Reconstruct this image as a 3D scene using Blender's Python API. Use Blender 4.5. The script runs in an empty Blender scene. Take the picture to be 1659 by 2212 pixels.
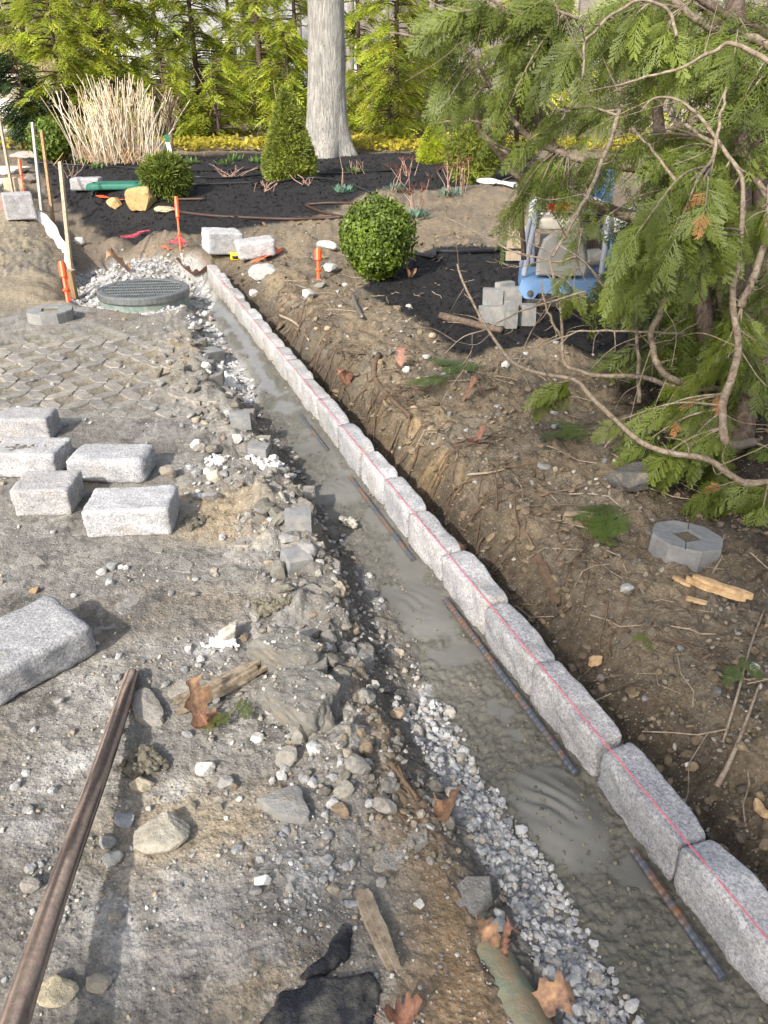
import bpy, math, random
import numpy as np
from mathutils import Vector, Matrix
from mathutils.bvhtree import BVHTree

R = np.random.default_rng(11)
random.seed(11)
SC = bpy.context.scene
COL = SC.collection
PITCH = math.radians(29.1); FPX = 1661.0; CAM = np.array([0.0, 0.0, 1.5])

# ------------------------------------------------------------------ camera, sky, sun, exposure
cd = bpy.data.cameras.new('camera'); cam = bpy.data.objects.new('camera', cd); COL.objects.link(cam)
cam.location = CAM; cam.rotation_euler = (math.pi/2 - PITCH, 0, 0)
cd.sensor_fit = 'VERTICAL'; cd.sensor_height = 36.0; cd.lens = 36.0*FPX/2212.0
cd.clip_start = 0.05; cd.clip_end = 400
SC.camera = cam
SUN = np.array([-0.50, -0.86, 0.0]); SUN /= np.linalg.norm(SUN)
ELEV = math.radians(36)
world = bpy.data.worlds.new('World'); SC.world = world; world.use_nodes = True
wn = world.node_tree; wn.nodes.clear()
sky = wn.nodes.new('ShaderNodeTexSky'); sky.sky_type = 'NISHITA'; sky.sun_disc = False
sky.dust_density = 3.0; sky.ozone_density = 0.6; sky.sun_elevation = ELEV; sky.sun_rotation = math.atan2(SUN[0], SUN[1])
bg = wn.nodes.new('ShaderNodeBackground'); bg.inputs['Strength'].default_value = 0.15
wo = wn.nodes.new('ShaderNodeOutputWorld')
hs_ = wn.nodes.new('ShaderNodeHueSaturation'); hs_.inputs['Saturation'].default_value = .62
wn.links.new(sky.outputs[0], hs_.inputs['Color']); wn.links.new(hs_.outputs[0], bg.inputs[0]); wn.links.new(bg.outputs[0], wo.inputs[0])
sl = bpy.data.lights.new('sun', 'SUN'); sl.energy = 3.2; sl.angle = math.radians(1.5); sl.color = (1.0, 0.95, 0.88)
so = bpy.data.objects.new('sun', sl); COL.objects.link(so)
tosun = Vector((SUN[0]*math.cos(ELEV), SUN[1]*math.cos(ELEV), math.sin(ELEV)))
so.rotation_euler = tosun.to_track_quat('Z', 'Y').to_euler(); so.location = (-6, -10, 9)
SC.view_settings.view_transform = 'Standard'; SC.view_settings.look = 'None'
SC.view_settings.exposure = 0.95; SC.view_settings.gamma = 1.0
SC.view_settings.use_curve_mapping = False
SC.cycles.max_bounces = 5; SC.cycles.diffuse_bounces = 3; SC.cycles.transparent_max_bounces = 4

# ------------------------------------------------------------------ noise
def _h(i, j, s):
    i = i.astype(np.int64); j = j.astype(np.int64)
    n = (i*374761393 + j*668265263 + s*1442695041) & 0x7fffffff
    n = ((n ^ (n >> 13))*1274126177) & 0x7fffffff
    n = ((n ^ (n >> 16))*2246822519) & 0x7fffffff
    return (n ^ (n >> 15)) & 0xffff
def perlin(x, y, s=0):
    x = np.asarray(x, float); y = np.asarray(y, float)
    xi = np.floor(x); yi = np.floor(y); fx = x-xi; fy = y-yi
    u = fx*fx*fx*(fx*(fx*6-15)+10); v = fy*fy*fy*(fy*(fy*6-15)+10)
    def g(a, b):
        t = _h(xi+a, yi+b, s)*(2*math.pi/65536.0)
        return np.cos(t)*(fx-a)+np.sin(t)*(fy-b)
    a = g(0, 0); b = g(1, 0); c = g(0, 1); d = g(1, 1)
    return ((a+(b-a)*u)+((c+(d-c)*u)-(a+(b-a)*u))*v)*1.5
def fbm(x, y, s=0, o=4, gain=0.5):
    r = 0; a = 1.0; f = 1.0; t = 0
    for k in range(o):
        r = r+a*perlin(np.asarray(x)*f, np.asarray(y)*f, s+k*17); t += a; a *= gain; f *= 2.03
    return r/t
def worley(x, y, s=0):
    x = np.asarray(x, float); y = np.asarray(y, float)
    xi = np.floor(x); yi = np.floor(y); best = np.full(x.shape, 9.0); idv = np.zeros(x.shape)
    for a in (-1, 0, 1):
        for b in (-1, 0, 1):
            h1 = _h(xi+a, yi+b, s)/65536.0; h2 = _h(xi+a, yi+b, s+77)/65536.0
            d = (xi+a+h1-x)**2+(yi+b+h2-y)**2
            m = d < best; best = np.where(m, d, best); idv = np.where(m, h1, idv)
    return np.sqrt(best), idv
def sm(a, b, x):
    t = np.clip((np.asarray(x, float)-a)/(b-a), 0, 1); return t*t*(3-2*t)

# ------------------------------------------------------------------ photograph geometry: rays from the camera position
def ray(px, py):
    a = (px-829.5)/FPX; b = -(py-1106.0)/FPX
    return np.array([a, math.cos(PITCH)+b*math.sin(PITCH), -math.sin(PITCH)+b*math.cos(PITCH)])
def G(px, py, z=0.0):
    d = ray(px, py); return CAM+d*((z-CAM[2])/d[2])
def D(px, py, depth): return CAM+ray(px, py)*depth

# ------------------------------------------------------------------ ground shape
CA = G(1659, 2045, .04); CB = G(445, 570, .04)
CD = (CB-CA)/np.linalg.norm(CB-CA); CN = np.array([CD[1], -CD[0], 0]); CL = np.linalg.norm(CB-CA)
def st(x, y):
    dx = np.asarray(x)-CA[0]; dy = np.asarray(y)-CA[1]
    return dx*CD[0]+dy*CD[1], dx*CN[0]+dy*CN[1]
def cw(s, t, z=0): p = CA+CD*s+CN*t; return np.array([p[0], p[1], z])
E1 = np.array([(-2,-.6),(.06,-.52),(.36,-.5),(.64,-.5),(.99,-.5),(1.19,-.46),(1.45,-.41),(1.73,-.39),(1.96,-.36),(2.29,-.34),(2.67,-.39),(3.14,-.37),(3.97,-.47),(5.14,-.38),(6.2,-.36),(8,-.36)])
E2 = np.array([(-2,-.3),(.03,-.27),(.36,-.26),(.74,-.28),(1.01,-.26),(1.42,-.23),(2.06,-.23),(2.43,-.26),(2.83,-.22),(3.49,-.21),(4.38,-.2),(5.3,-.16),(6.25,-.13),(8,-.1)])
def polyw(x, y, P, feather, warp=0.0, ws=3.0, seed=5):
    """1 inside polygon P (world xy), soft over feather metres, edge warped by noise"""
    x = np.asarray(x, float); y = np.asarray(y, float)
    P = np.asarray(P)[:, :2]
    lo = P.min(0)-feather*2-warp*2; hi = P.max(0)+feather*2+warp*2
    out = np.zeros(x.shape); m = (x > lo[0]) & (x < hi[0]) & (y > lo[1]) & (y < hi[1])
    if not m.any(): return out
    X = x[m]; Y = y[m]
    if warp:
        X, Y = X+warp*fbm(X*ws, Y*ws, seed, 3), Y+warp*fbm(X*ws+9, Y*ws, seed+3, 3)
    ins = np.zeros(X.shape, bool); dist = np.full(X.shape, 1e9)
    for i in range(len(P)):
        a = P[i]; b = P[(i+1) % len(P)]
        c = ((a[1] > Y) != (b[1] > Y))
        with np.errstate(divide='ignore', invalid='ignore'):
            xx = (b[0]-a[0])*(Y-a[1])/(b[1]-a[1]+1e-12)+a[0]
        ins ^= c & (X < xx)
        ab = b-a; L = ab@ab+1e-12
        k = np.clip(((X-a[0])*ab[0]+(Y-a[1])*ab[1])/L, 0, 1)
        dist = np.minimum(dist, np.hypot(X-a[0]-k*ab[0], Y-a[1]-k*ab[1]))
    sd = np.where(ins, dist, -dist)
    out[m] = sm(-feather, feather, sd); return out
def PW(pts, z=0.0): return np.array([G(a, b, z) for a, b in pts])
Z_MULCH_FAR = PW([(60,352),(100,395),(170,425),(230,450),(300,468),(400,472),(480,462),(600,452),(700,446),(790,432),(900,425),(1000,412),(1120,398),(1160,352),(1160,337),(620,335),(60,340)], .22)
Z_MULCH_NEAR = PW([(790,610),(860,560),(950,540),(1100,535),(1300,545),(1700,560),(1750,860),(1480,830),(1330,800),(1200,740),(1080,765),(1000,780),(950,735),(900,700),(800,650)], .04)  # near mulch, widened rightward so its black also stands for cedar shadow
Z_SAND = PW([(-500,455),(20,462),(90,500),(150,600),(160,650),(60,672),(-600,720)], 0)
Z_DUFF_SHADE = PW([(1290,790),(1700,760),(1800,1300),(1640,1290),(1540,1190),(1400,1080),(1330,950)], .05)
Z_PAD = PW([(165,555),(240,532),(330,548),(440,585),(470,630),(430,668),(330,690),(190,672),(140,650)], -.06)
Z_STRIP = PW([(405,690),(460,680),(500,740),(545,800),(545,865),(500,850),(440,800)], -.06)
Z_PIT = PW([(60,430),(160,432),(290,470),(330,510),(310,545),(200,560),(160,640),(130,560)], -.05)
Z_YEL = PW([(800,900),(850,905),(960,1000),(1020,1090),(975,1110),(900,1020),(840,960)], -.05)
Z_BROWN = PW([(760,1440),(840,1530),(930,1660),(1010,1790),(1100,1990),(1150,2400),(860,2400),(880,2050),(900,1900),(830,1750)], 0)
Z_TANS = [PW(q) for q in ([(880,1850),(980,1880),(1080,2100),(1060,2230),(900,2230),(860,2050)], [(250,760),(400,730),(420,800),(260,850)], [(380,1080),(560,1060),(540,1180),(360,1150)],
    [(560,2060),(700,2080),(690,2160),(520,2140)], [(290,1740),(560,1720),(480,1860),(250,1850)], [(60,560),(130,520),(150,620),(20,650)])]
DUST_DAPPLE = [(300,1960,.11),(255,1530,.05),(440,1405,.06),(560,2110,.06),(60,830,.1),(270,1300,.05),(400,1720,.07),(190,1640,.09),(90,1760,.07),(640,1900,.07),(180,1480,.06),(500,1640,.04),(320,1130,.05)]  # pale dust spots, some painting patches of dappled sun into the street colour
MOUNDS = [(650,545,.0,.33,.17),(330,520,-.02,.45,.12),(250,500,0,.3,.14),(430,560,0,.4,.08),(560,2000,0,.3,.02),(1110,440,.1,.8,.1),(820,445,.15,.7,.1),
    (1170,990,.05,.22,.05),(1290,1120,.05,.2,.06),(1000,880,0,.25,.07),(1190,760,.05,.22,.08),(1420,1500,.0,.3,.05),(640,600,0,.5,.06),(760,690,0,.5,.05),(560,1090,0,.12,.03),(700,1330,0,.1,.03),(600,1300,0,.12,.025)]
MOUNDS = [(G(a, b, c)[:2], r, h) for a, b, c, r, h in MOUNDS]
LORG = G(120, 796, 0)[:2]; LAT = PW([(-120,715),(330,695),(400,760),(360,880),(-120,900)])
MH = G(310, 625, 0)                                    # manhole
PADS = [(cw(.50, -.135), .17, .10, .022), (cw(1.42, -.12), .17, .105, .010), (cw(2.38, -.11), .14, .105, .012)]  # trowelled mortar heaps
def pad_mask(x, y):
    m = np.zeros(np.shape(x))
    for c, a, b, h in PADS:
        ds = (x-c[0])*CD[0]+(y-c[1])*CD[1]; dt = (x-c[0])*CN[0]+(y-c[1])*CN[1]
        m = np.maximum(m, 1-sm(.85, 1.1, np.sqrt((ds/a)**2+(dt/b)**2)+.10*perlin(x*12, y*12, 51)))
    return m
def mortar_rough(x, y, t, e2):
    """1 where the fresh mortar is crumbly, 0 where it was trowelled smooth"""
    s, _ = st(x, y); band = np.exp(-((t+.085+.03*np.sin(s*2.1))/.035)**2)*sm(.35, .6, s)
    return sm(-.06, .10, fbm(x*5.5, y*5.5, 66, 3)+.28-.62*band*(.6+.6*sm(3.0, 4.2, s))+.3*sm(-.03, -.01, t))
def ground(x, y, fine=True):
    x = np.asarray(x, float); y = np.asarray(y, float)
    s, t = st(x, y)
    tr = sm(7.35, 7.0, s)*sm(-3.5, -2.2, s)
    e1 = np.interp(s, E1[:, 0], E1[:, 1])+.045*fbm(x*5, y*5, 31, 3)+.02*perlin(x*17, y*17, 32)
    e2 = np.interp(s, E2[:, 0], E2[:, 1])+.03*fbm(x*6, y*6, 35, 3)
    k = np.clip((t-e1)/(e2-e1), 0, 1)
    zl = .012*fbm(x*1.7, y*1.7, 41, 3)+.062*np.exp(-((t-e1+.12)/.13)**2)*sm(.3, 1.0, s)*sm(5.6, 4.6, s)*np.clip(.5+1.6*fbm(x*5, y*5, 42, 3), 0, 1.3)
    steep = sm(.6, 1.2, s)
    prof = (1-(1-k)**(1.3+1.2*steep))
    mid = sm(1.0, 1.9, s)*sm(5.6, 4.4, s)
    zb = .05+.05*sm(3.0, 1.0, s)*sm(.3, 1.2, t)+.04*mid*sm(1.1, .4, t)+.06*fbm(x*2.2, y*2.2, 43, 4)
    gap = -.125-.08*mid+.02*perlin(x*9, y*9, 44)
    gw = .36-.12*mid+.10*perlin(x*2.3, y*2.3, 45)+.05*perlin(x*7, y*7, 48)
    kr = sm(.13, .13+gw, t)
    z = np.where(t < e2, zl+(-.112-zl)*prof, np.where(t < .1, -.112+.015*sm(e2, 0, t), gap+(zb-gap)*kr))
    kk = np.clip((t+.4)/.5, 0, 1)
    zfar = .02+.03*fbm(x*2.3, y*2.3, 46, 4)
    z = tr*z+(1-tr)*zfar
    z = z+.24*sm(8.5, 11.0, y+.25*x)+.10*fbm(x*.5, y*.5, 47, 2)*sm(9, 14, y)
    for c, r, h in MOUNDS:
        m = np.abs(x-c[0]) < 3*r
        z = z+np.where(m, h*np.exp(-((x-c[0])**2+(y-c[1])**2)/(r*r*.5)), 0)
    z = z-.10*polyw(x, y, Z_PAD, .10, .05)-.22*polyw(x, y, Z_PIT, .35, .2, 2.0)
    w_str = polyw(x, y, Z_STRIP, .06, .04)
    z = z-.03*w_str
    for c, a, b, h in PADS:
        ds = (x-c[0])*CD[0]+(y-c[1])*CD[1]; dt = (x-c[0])*CN[0]+(y-c[1])*CN[1]
        z = z+np.where(np.abs(ds)+np.abs(dt) < .4, h*.22*np.sin((dt+.5*ds)*150+3*perlin(x*9, y*9, 55))*np.exp(-((ds-.05)/.09)**2-((dt+.02)/.06)**2), 0)
        z = z+h*(1-sm(.35, 1.1, np.sqrt((ds/a)**2+(dt/b)**2)+.12*perlin(x*12, y*12, 51)))
    # beyond the bed: wood edge, then a hillside
    z = z+.25*sm(17.5, 22, y)+7.5*sm(22, 60, y)*(.75+.25*perlin(x*.08, y*.08, 52))+.25*fbm(x*.35, y*.35, 53, 3)*sm(18, 26, y)
    z = z+1.3*sm(-7.5, -11.0, x)*sm(15.5, 19, y)*.7
    if not fine: return z
    L = sm(e1+.03, e1-.03, t)*tr                       # street dirt
    conc = sm(e2-.02, e2+.02, t)*sm(.09, .05, t)*tr
    grav = np.clip(tr-L-conc, 0, 1)*sm(.09, .0, t)
    bank = sm(.09, .12, t)*tr+(1-tr)
    mul = np.maximum(polyw(x, y, Z_MULCH_FAR, .15, .15), polyw(x, y, Z_MULCH_NEAR, .12, .1))
    bank = bank*(1-.8*mul)
    nb = fbm(x*14, y*14, 61, 4)
    wx = x+.02*perlin(x*11, y*11, 58)+.008*perlin(x*31, y*31, 56); wy = y+.02*perlin(x*11, y*11, 59)+.008*perlin(x*31, y*31, 57)
    w1, _ = worley(wx*16, wy*16, 62); w2, _ = worley(wx*38, wy*38, 63)
    rub = sm(.55, .1, e1-t)*sm(.3, 1.0, s)
    fi = (x-LORG[0]+y-LORG[1])/.261; fj = (x-LORG[0]-y+LORG[1])/.261; hole = sm(.33, .26, np.maximum(np.abs(fi-np.round(fi)), np.abs(fj-np.round(fj))))
    z = z-.009*L*hole*polyw(x, y, LAT, .2)
    z = z+L*(.008*nb*(1-.75*polyw(x, y, LAT, .2))*(1+1.5*rub)+(.0035+.012*rub)*(.5-w2)+.016*rub*(.5-w1)+.004*fbm(x*40, y*40, 64, 2))
    z = z+bank*(.030*nb+.036*np.clip(.55-w1, 0, 1)*sm(-.1, .5, fbm(x*3, y*3, 65, 2)+.25)+.012*(.5-w2)*sm(10, 4, y))
    z = z+grav*(.016*(.55-w2)+.016*nb+.012*(.5-w1))
    rough = mortar_rough(x, y, t, e2)*(1-pad_mask(x, y))
    w3, _ = worley(x*70, y*70, 69)
    z = z+conc*(rough*(.007*(.5-w2)+.005*(.5-w3)+.010*fbm(x*24, y*24, 67, 4)+.006*nb)+.0015*nb)
    z = z+mul*(.012*fbm(x*22, y*22, 68, 3))
    return z
BVH = [None]
def hit(px, py):
    """first point of the built ground that the ray through a photo point meets (photo read at 1659 x 2212)"""
    p = BVH[0].ray_cast(Vector(CAM), Vector(ray(px, py)).normalized())[0]
    return np.array(p) if p is not None else G(px, py)
def gz(x, y):
    p = BVH[0].ray_cast(Vector((x, y, 40)), Vector((0, 0, -1)))[0]
    return p[2] if p is not None else 0.0
def mpp(p): return float((p-CAM)@np.array([0, math.cos(PITCH), -math.sin(PITCH)]))/FPX   # metres per photo pixel there

# ------------------------------------------------------------------ meshes
class MB:
    def __init__(self): self.v = []; self.f = []; self.c = []; self.n = 0
    def add(self, v, f, col=None):
        v = np.asarray(v, float).reshape(-1, 3); f = np.asarray(f, np.int64)
        self.v.append(v); self.f.append(f+self.n); self.n += len(v)
        if col is None: col = np.ones((len(v), 3))
        col = np.asarray(col, float)
        self.c.append(np.broadcast_to(col, (len(v), 3)) if col.ndim == 1 else col); return self
    def faces(self, v, faces, col=None):               # mixed polygons
        by = {}
        for q in faces: by.setdefault(len(q), []).append(q)
        base = self.n; first = True
        for k, qs in by.items():
            if first: self.add(v, qs, col); first = False
            else: self.f.append(np.asarray(qs, np.int64)+base)
        return self
    def mesh(self, name, smooth=False, org=None):
        V = np.concatenate(self.v) if self.v else np.zeros((0, 3))
        if org is not None: V = V-np.asarray(org)
        me = bpy.data.meshes.new(name)
        me.vertices.add(len(V)); me.vertices.foreach_set('co', V.astype(np.float32).ravel())
        nl = sum(a.size for a in self.f); npoly = sum(len(a) for a in self.f)
        me.loops.add(nl); me.polygons.add(npoly)
        me.loops.foreach_set('vertex_index', np.concatenate([a.ravel() for a in self.f]).astype(np.int32))
        tot = np.concatenate([np.full(len(a), a.shape[1]) for a in self.f])
        start = np.concatenate([[0], np.cumsum(tot)[:-1]])
        me.polygons.foreach_set('loop_start', start.astype(np.int32))
        me.update(calc_edges=True)
        me.polygons.foreach_set('use_smooth', np.full(npoly, bool(smooth)))
        at = me.attributes.new('Col', 'FLOAT_COLOR', 'POINT')
        c = np.ones((len(V), 4), np.float32); c[:, :3] = np.concatenate(self.c)
        at.data.foreach_set('color', c.ravel())
        me.validate(); return me
ORG = {}
def thing(name, label, cat, loc, group=None, kind=None, rz=0.0):
    o = bpy.data.objects.new(name, None); COL.objects.link(o); o.location = loc; o.rotation_euler = (0, 0, rz)
    o.empty_display_size = .05
    ORG[o.name] = np.array(loc, float); tag(o, label, cat, group, kind); return o
def tag(o, label=None, cat=None, group=None, kind=None):
    if label: o['label'] = label
    if cat: o['category'] = cat
    if group: o['group'] = group
    if kind: o['kind'] = kind
    return o
def build(mb, name, mat, parent=None, smooth=False, loc=None, local=False, kind=None):
    """link a mesh; parent given: a part (vertices in world space unless local); else a thing with its origin at loc"""
    if parent is not None:
        org = np.zeros(3) if local else ORG[parent.name]
        o = bpy.data.objects.new(name, mb.mesh(name, smooth, org)); COL.objects.link(o); o.parent = parent; ORG[o.name] = ORG[parent.name]
    else:
        loc = np.zeros(3) if loc is None else np.asarray(loc, float)
        o = bpy.data.objects.new(name, mb.mesh(name, smooth, np.zeros(3) if local else loc)); COL.objects.link(o)
        o.location = loc; ORG[o.name] = loc
    o.data.materials.append(mat)
    if kind: o['kind'] = kind
    return o
def dup(o, parent=None, loc=None, rot=None, scale=None):
    c = o.copy(); COL.objects.link(c)
    if parent is not None: c.parent = parent
    if loc is not None: c.location = loc
    if rot is not None: c.rotation_euler = rot
    if scale is not None: c.scale = scale
    return c
def rotm(ax, ay, az):
    return np.array((Matrix.Rotation(az, 3, 'Z') @ Matrix.Rotation(ay, 3, 'Y') @ Matrix.Rotation(ax, 3, 'X')))
def frame(zdir, up=(0, 0, 1)):
    z = np.asarray(zdir, float); z = z/np.linalg.norm(z); u = np.asarray(up, float)
    x = np.cross(u, z)
    if np.linalg.norm(x) < 1e-4: x = np.cross((1, 0, 0), z)
    x /= np.linalg.norm(x); y = np.cross(z, x); return x, y, z
BOXF = [(0,3,2,1),(4,5,6,7),(0,1,5,4),(1,2,6,5),(2,3,7,6),(3,0,4,7)]
def box(mb, c, size, M=None, col=None, taper=1.0):
    h = np.asarray(size)/2
    v = np.array([(-1,-1,-1),(1,-1,-1),(1,1,-1),(-1,1,-1),(-1,-1,1),(1,-1,1),(1,1,1),(-1,1,1)], float)*h
    v[4:, :2] *= taper
    if M is not None: v = v @ np.asarray(M).T
    mb.add(v+np.asarray(c), BOXF, col); return mb
def tube(mb, pts, rad, n=6, caps=True, col=None, ridges=None):
    P = np.asarray(pts, float); m = len(P); rad = np.broadcast_to(np.asarray(rad, float), (m,))
    T = np.gradient(P, axis=0); T /= np.linalg.norm(T, axis=1)[:, None]+1e-12
    x, y, _ = frame(T[0]); V = []
    a = np.arange(n)*2*math.pi/n
    for i in range(m):
        x = x-T[i]*(x@T[i]); x /= np.linalg.norm(x)+1e-12; y = np.cross(T[i], x)
        V.append(P[i]+rad[i]*(np.cos(a)[:, None]*x+np.sin(a)[:, None]*y))
    V = np.concatenate(V)
    i = np.arange(m-1)[:, None]*n; j = np.arange(n)[None]; j2 = (j+1) % n
    F = np.stack([i+j, i+j2, i+n+j2, i+n+j], -1).reshape(-1, 4)
    if col is not None and np.asarray(col).ndim == 2: col = np.repeat(np.asarray(col), n, 0)
    b = mb.n; mb.add(V, F, col)
    if caps and n > 2:
        mb.f.append(np.array([list(range(n))[::-1]])+b); mb.f.append(np.array([list(range(n))])+b+(m-1)*n)
    return mb
def curve(pts, k=6):
    P = np.asarray(pts, float); Q = np.concatenate([[2*P[0]-P[1]], P, [2*P[-1]-P[-2]]]); out = []
    for i in range(1, len(Q)-2):
        for u in np.arange(k)/k:
            a, b, c, d = Q[i-1:i+3]
            out.append(.5*((2*b)+(c-a)*u+(2*a-5*b+4*c-d)*u*u+(3*b-a-3*c+d)*u**3))
    out.append(P[-1]); return np.array(out)
def lathe(mb, prof, c, n=32, M=None, col=None, capb=True, capt=True):
    prof = np.asarray(prof, float); a = np.arange(n)*2*math.pi/n; m = len(prof)
    V = np.stack([prof[:, 0][:, None]*np.cos(a), prof[:, 0][:, None]*np.sin(a), np.repeat(prof[:, 1][:, None], n, 1)], -1).reshape(-1, 3)
    if M is not None: V = V @ np.asarray(M).T
    i = np.arange(m-1)[:, None]*n; j = np.arange(n)[None]; j2 = (j+1) % n
    b = mb.n
    mb.add(V+np.asarray(c), np.stack([i+j, i+j2, i+n+j2, i+n+j], -1).reshape(-1, 4), col)
    if capb: mb.f.append(np.array([list(range(n))[::-1]])+b)
    if capt: mb.f.append(np.array([list(range(n))])+b+(m-1)*n)
    return mb
_ICO = {}
def ico(k):
    if k in _ICO: return _ICO[k]
    p = (1+5**.5)/2
    V = [(-1,p,0),(1,p,0),(-1,-p,0),(1,-p,0),(0,-1,p),(0,1,p),(0,-1,-p),(0,1,-p),(p,0,-1),(p,0,1),(-p,0,-1),(-p,0,1)]
    F = [(0,11,5),(0,5,1),(0,1,7),(0,7,10),(0,10,11),(1,5,9),(5,11,4),(11,10,2),(10,7,6),(7,1,8),(3,9,4),(3,4,2),(3,2,6),(3,6,8),(3,8,9),(4,9,5),(2,4,11),(6,2,10),(8,6,7),(9,8,1)]
    V = [np.array(v)/np.linalg.norm(v) for v in V]
    for _ in range(k):
        mid = {}; N = []
        def m(a, b):
            q = (min(a, b), max(a, b))
            if q not in mid:
                w = V[a]+V[b]; V.append(w/np.linalg.norm(w)); mid[q] = len(V)-1
            return mid[q]
        for a, b, c in F:
            x, y, z = m(a, b), m(b, c), m(c, a); N += [(a,x,z),(b,y,x),(c,z,y),(x,y,z)]
        F = N
    _ICO[k] = (np.array(V), np.array(F)); return _ICO[k]
def n3(v, f, s):                                        # cheap 3-D noise from planes of 2-D noise
    return (perlin(v[:, 0]*f+v[:, 2]*f*.7, v[:, 1]*f-v[:, 2]*f*.6, s)+perlin(v[:, 1]*f+3, v[:, 2]*f+v[:, 0]*f*.5, s+5))*.6
def rock_mesh(size, k=2, planes=9, seed=0, rough=.05, rz=None, tilt=.2, round_=.0):
    r = np.random.default_rng(seed); V, F = ico(k)
    n = r.normal(size=(planes, 3)); n /= np.linalg.norm(n, axis=1)[:, None]
    n = np.concatenate([n, [(0, 0, 1), (0, 0, -1)]]); h = np.concatenate([r.uniform(.55, .95, planes), [r.uniform(.6, .85), .7]])
    d = V @ n.T; rad = np.min(np.where(d > 1e-3, h/np.maximum(d, 1e-3), 9), 1)
    rad = np.minimum(rad, 1.15)*(1-round_)+.85*round_
    W = V*rad[:, None]; W = W*(1+rough*n3(W, 2.2, seed)+rough*.6*n3(W, 5.5, seed+1))[:, None]
    W = W/np.abs(W).max(0)*np.asarray(size)/2
    return W @ rotm(r.uniform(-tilt, tilt), r.uniform(-tilt, tilt), r.uniform(0, 6.28) if rz is None else rz).T, F
def round_block(size, n=12, rad=.012, amp=.004, seed=0, split=1.0):
    """a split granite sett: box with worn edges, chipped outline and rough faces"""
    r = np.random.default_rng(seed); h = np.asarray(size)/2; VV = []; FF = []; b = 0
    g = np.linspace(-1, 1, n+1)
    for ax in range(3):
        for sgn in (-1, 1):
            u, w = np.meshgrid(g, g, indexing='ij'); P = np.zeros((n+1, n+1, 3))
            P[..., ax] = sgn; P[..., (ax+1) % 3] = u; P[..., (ax+2) % 3] = w*sgn
            VV.append(P.reshape(-1, 3)); i, j = np.meshgrid(np.arange(n), np.arange(n), indexing='ij'); q = i*(n+1)+j+b
            FF.append(np.stack([q, q+n+1, q+n+2, q+1], -1).reshape(-1, 4)); b += (n+1)**2
    V = np.concatenate(VV); key = np.round(V*997).astype(int)
    _, first, inv = np.unique(key, axis=0, return_index=True, return_inverse=True); inv = inv.ravel()
    V = V[first]*h; F = inv[np.concatenate(FF)]
    skew = r.uniform(-.05, .05, 4)
    rr = rad*(1+.5*n3(V, 9, seed+4))[:, None]
    inn = np.clip(V, -h+rr, h-rr); dd = V-inn; L = np.linalg.norm(dd, axis=1)[:, None]; nn = np.where(L > 1e-6, dd/np.maximum(L, 1e-6), 0)
    V = inn+nn*rr
    disp = amp*(1.1*n3(V, 11, seed)+.8*n3(V, 28, seed+1)+.55*n3(V, 70, seed+2))
    side = 1-.55*np.abs(nn[:, 2])
    V = V+nn*(disp*side*split)[:, None]
    V[:, 0] *= 1+skew[0]*V[:, 2]/h[2]*.8; V[:, 1] *= 1+skew[1]*V[:, 2]/h[2]; V[:, 2] += skew[2]*.25*V[:, 0]+skew[3]*.3*V[:, 1]
    return V, F
def scatter(mb, pos, size, cols, k=0, flat=.65, jit=.22, seed=0, sink=.25):
    """many small stones in one mesh"""
    r = np.random.default_rng(seed); V, F = ico(k); N = len(pos); m = len(V)
    if N == 0: return mb
    W = V[None]*(1+r.uniform(-jit, jit, (N, m, 1)))
    W = W*(np.asarray(size)[:, None, None]*.5)*np.stack([np.ones(N), r.uniform(.6, 1, N), r.uniform(flat*.6, flat*1.2, N)], -1)[:, None]
    a = r.uniform(0, 6.28, N); c, s = np.cos(a), np.sin(a); tl = r.normal(0, .3, (N, 2))
    x = W[..., 0]*c[:, None]-W[..., 1]*s[:, None]; y = W[..., 0]*s[:, None]+W[..., 1]*c[:, None]
    z = W[..., 2]+x*tl[:, :1]+y*tl[:, 1:]
    W = np.stack([x, y, z], -1)+np.asarray(pos)[:, None]; W[..., 2] += (np.asarray(size)*flat*(.5-sink))[:, None]
    mb.add(W.reshape(-1, 3), (F[None]+np.arange(N)[:, None, None]*m).reshape(-1, 3), np.repeat(np.asarray(cols), m, 0)); return mb

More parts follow.
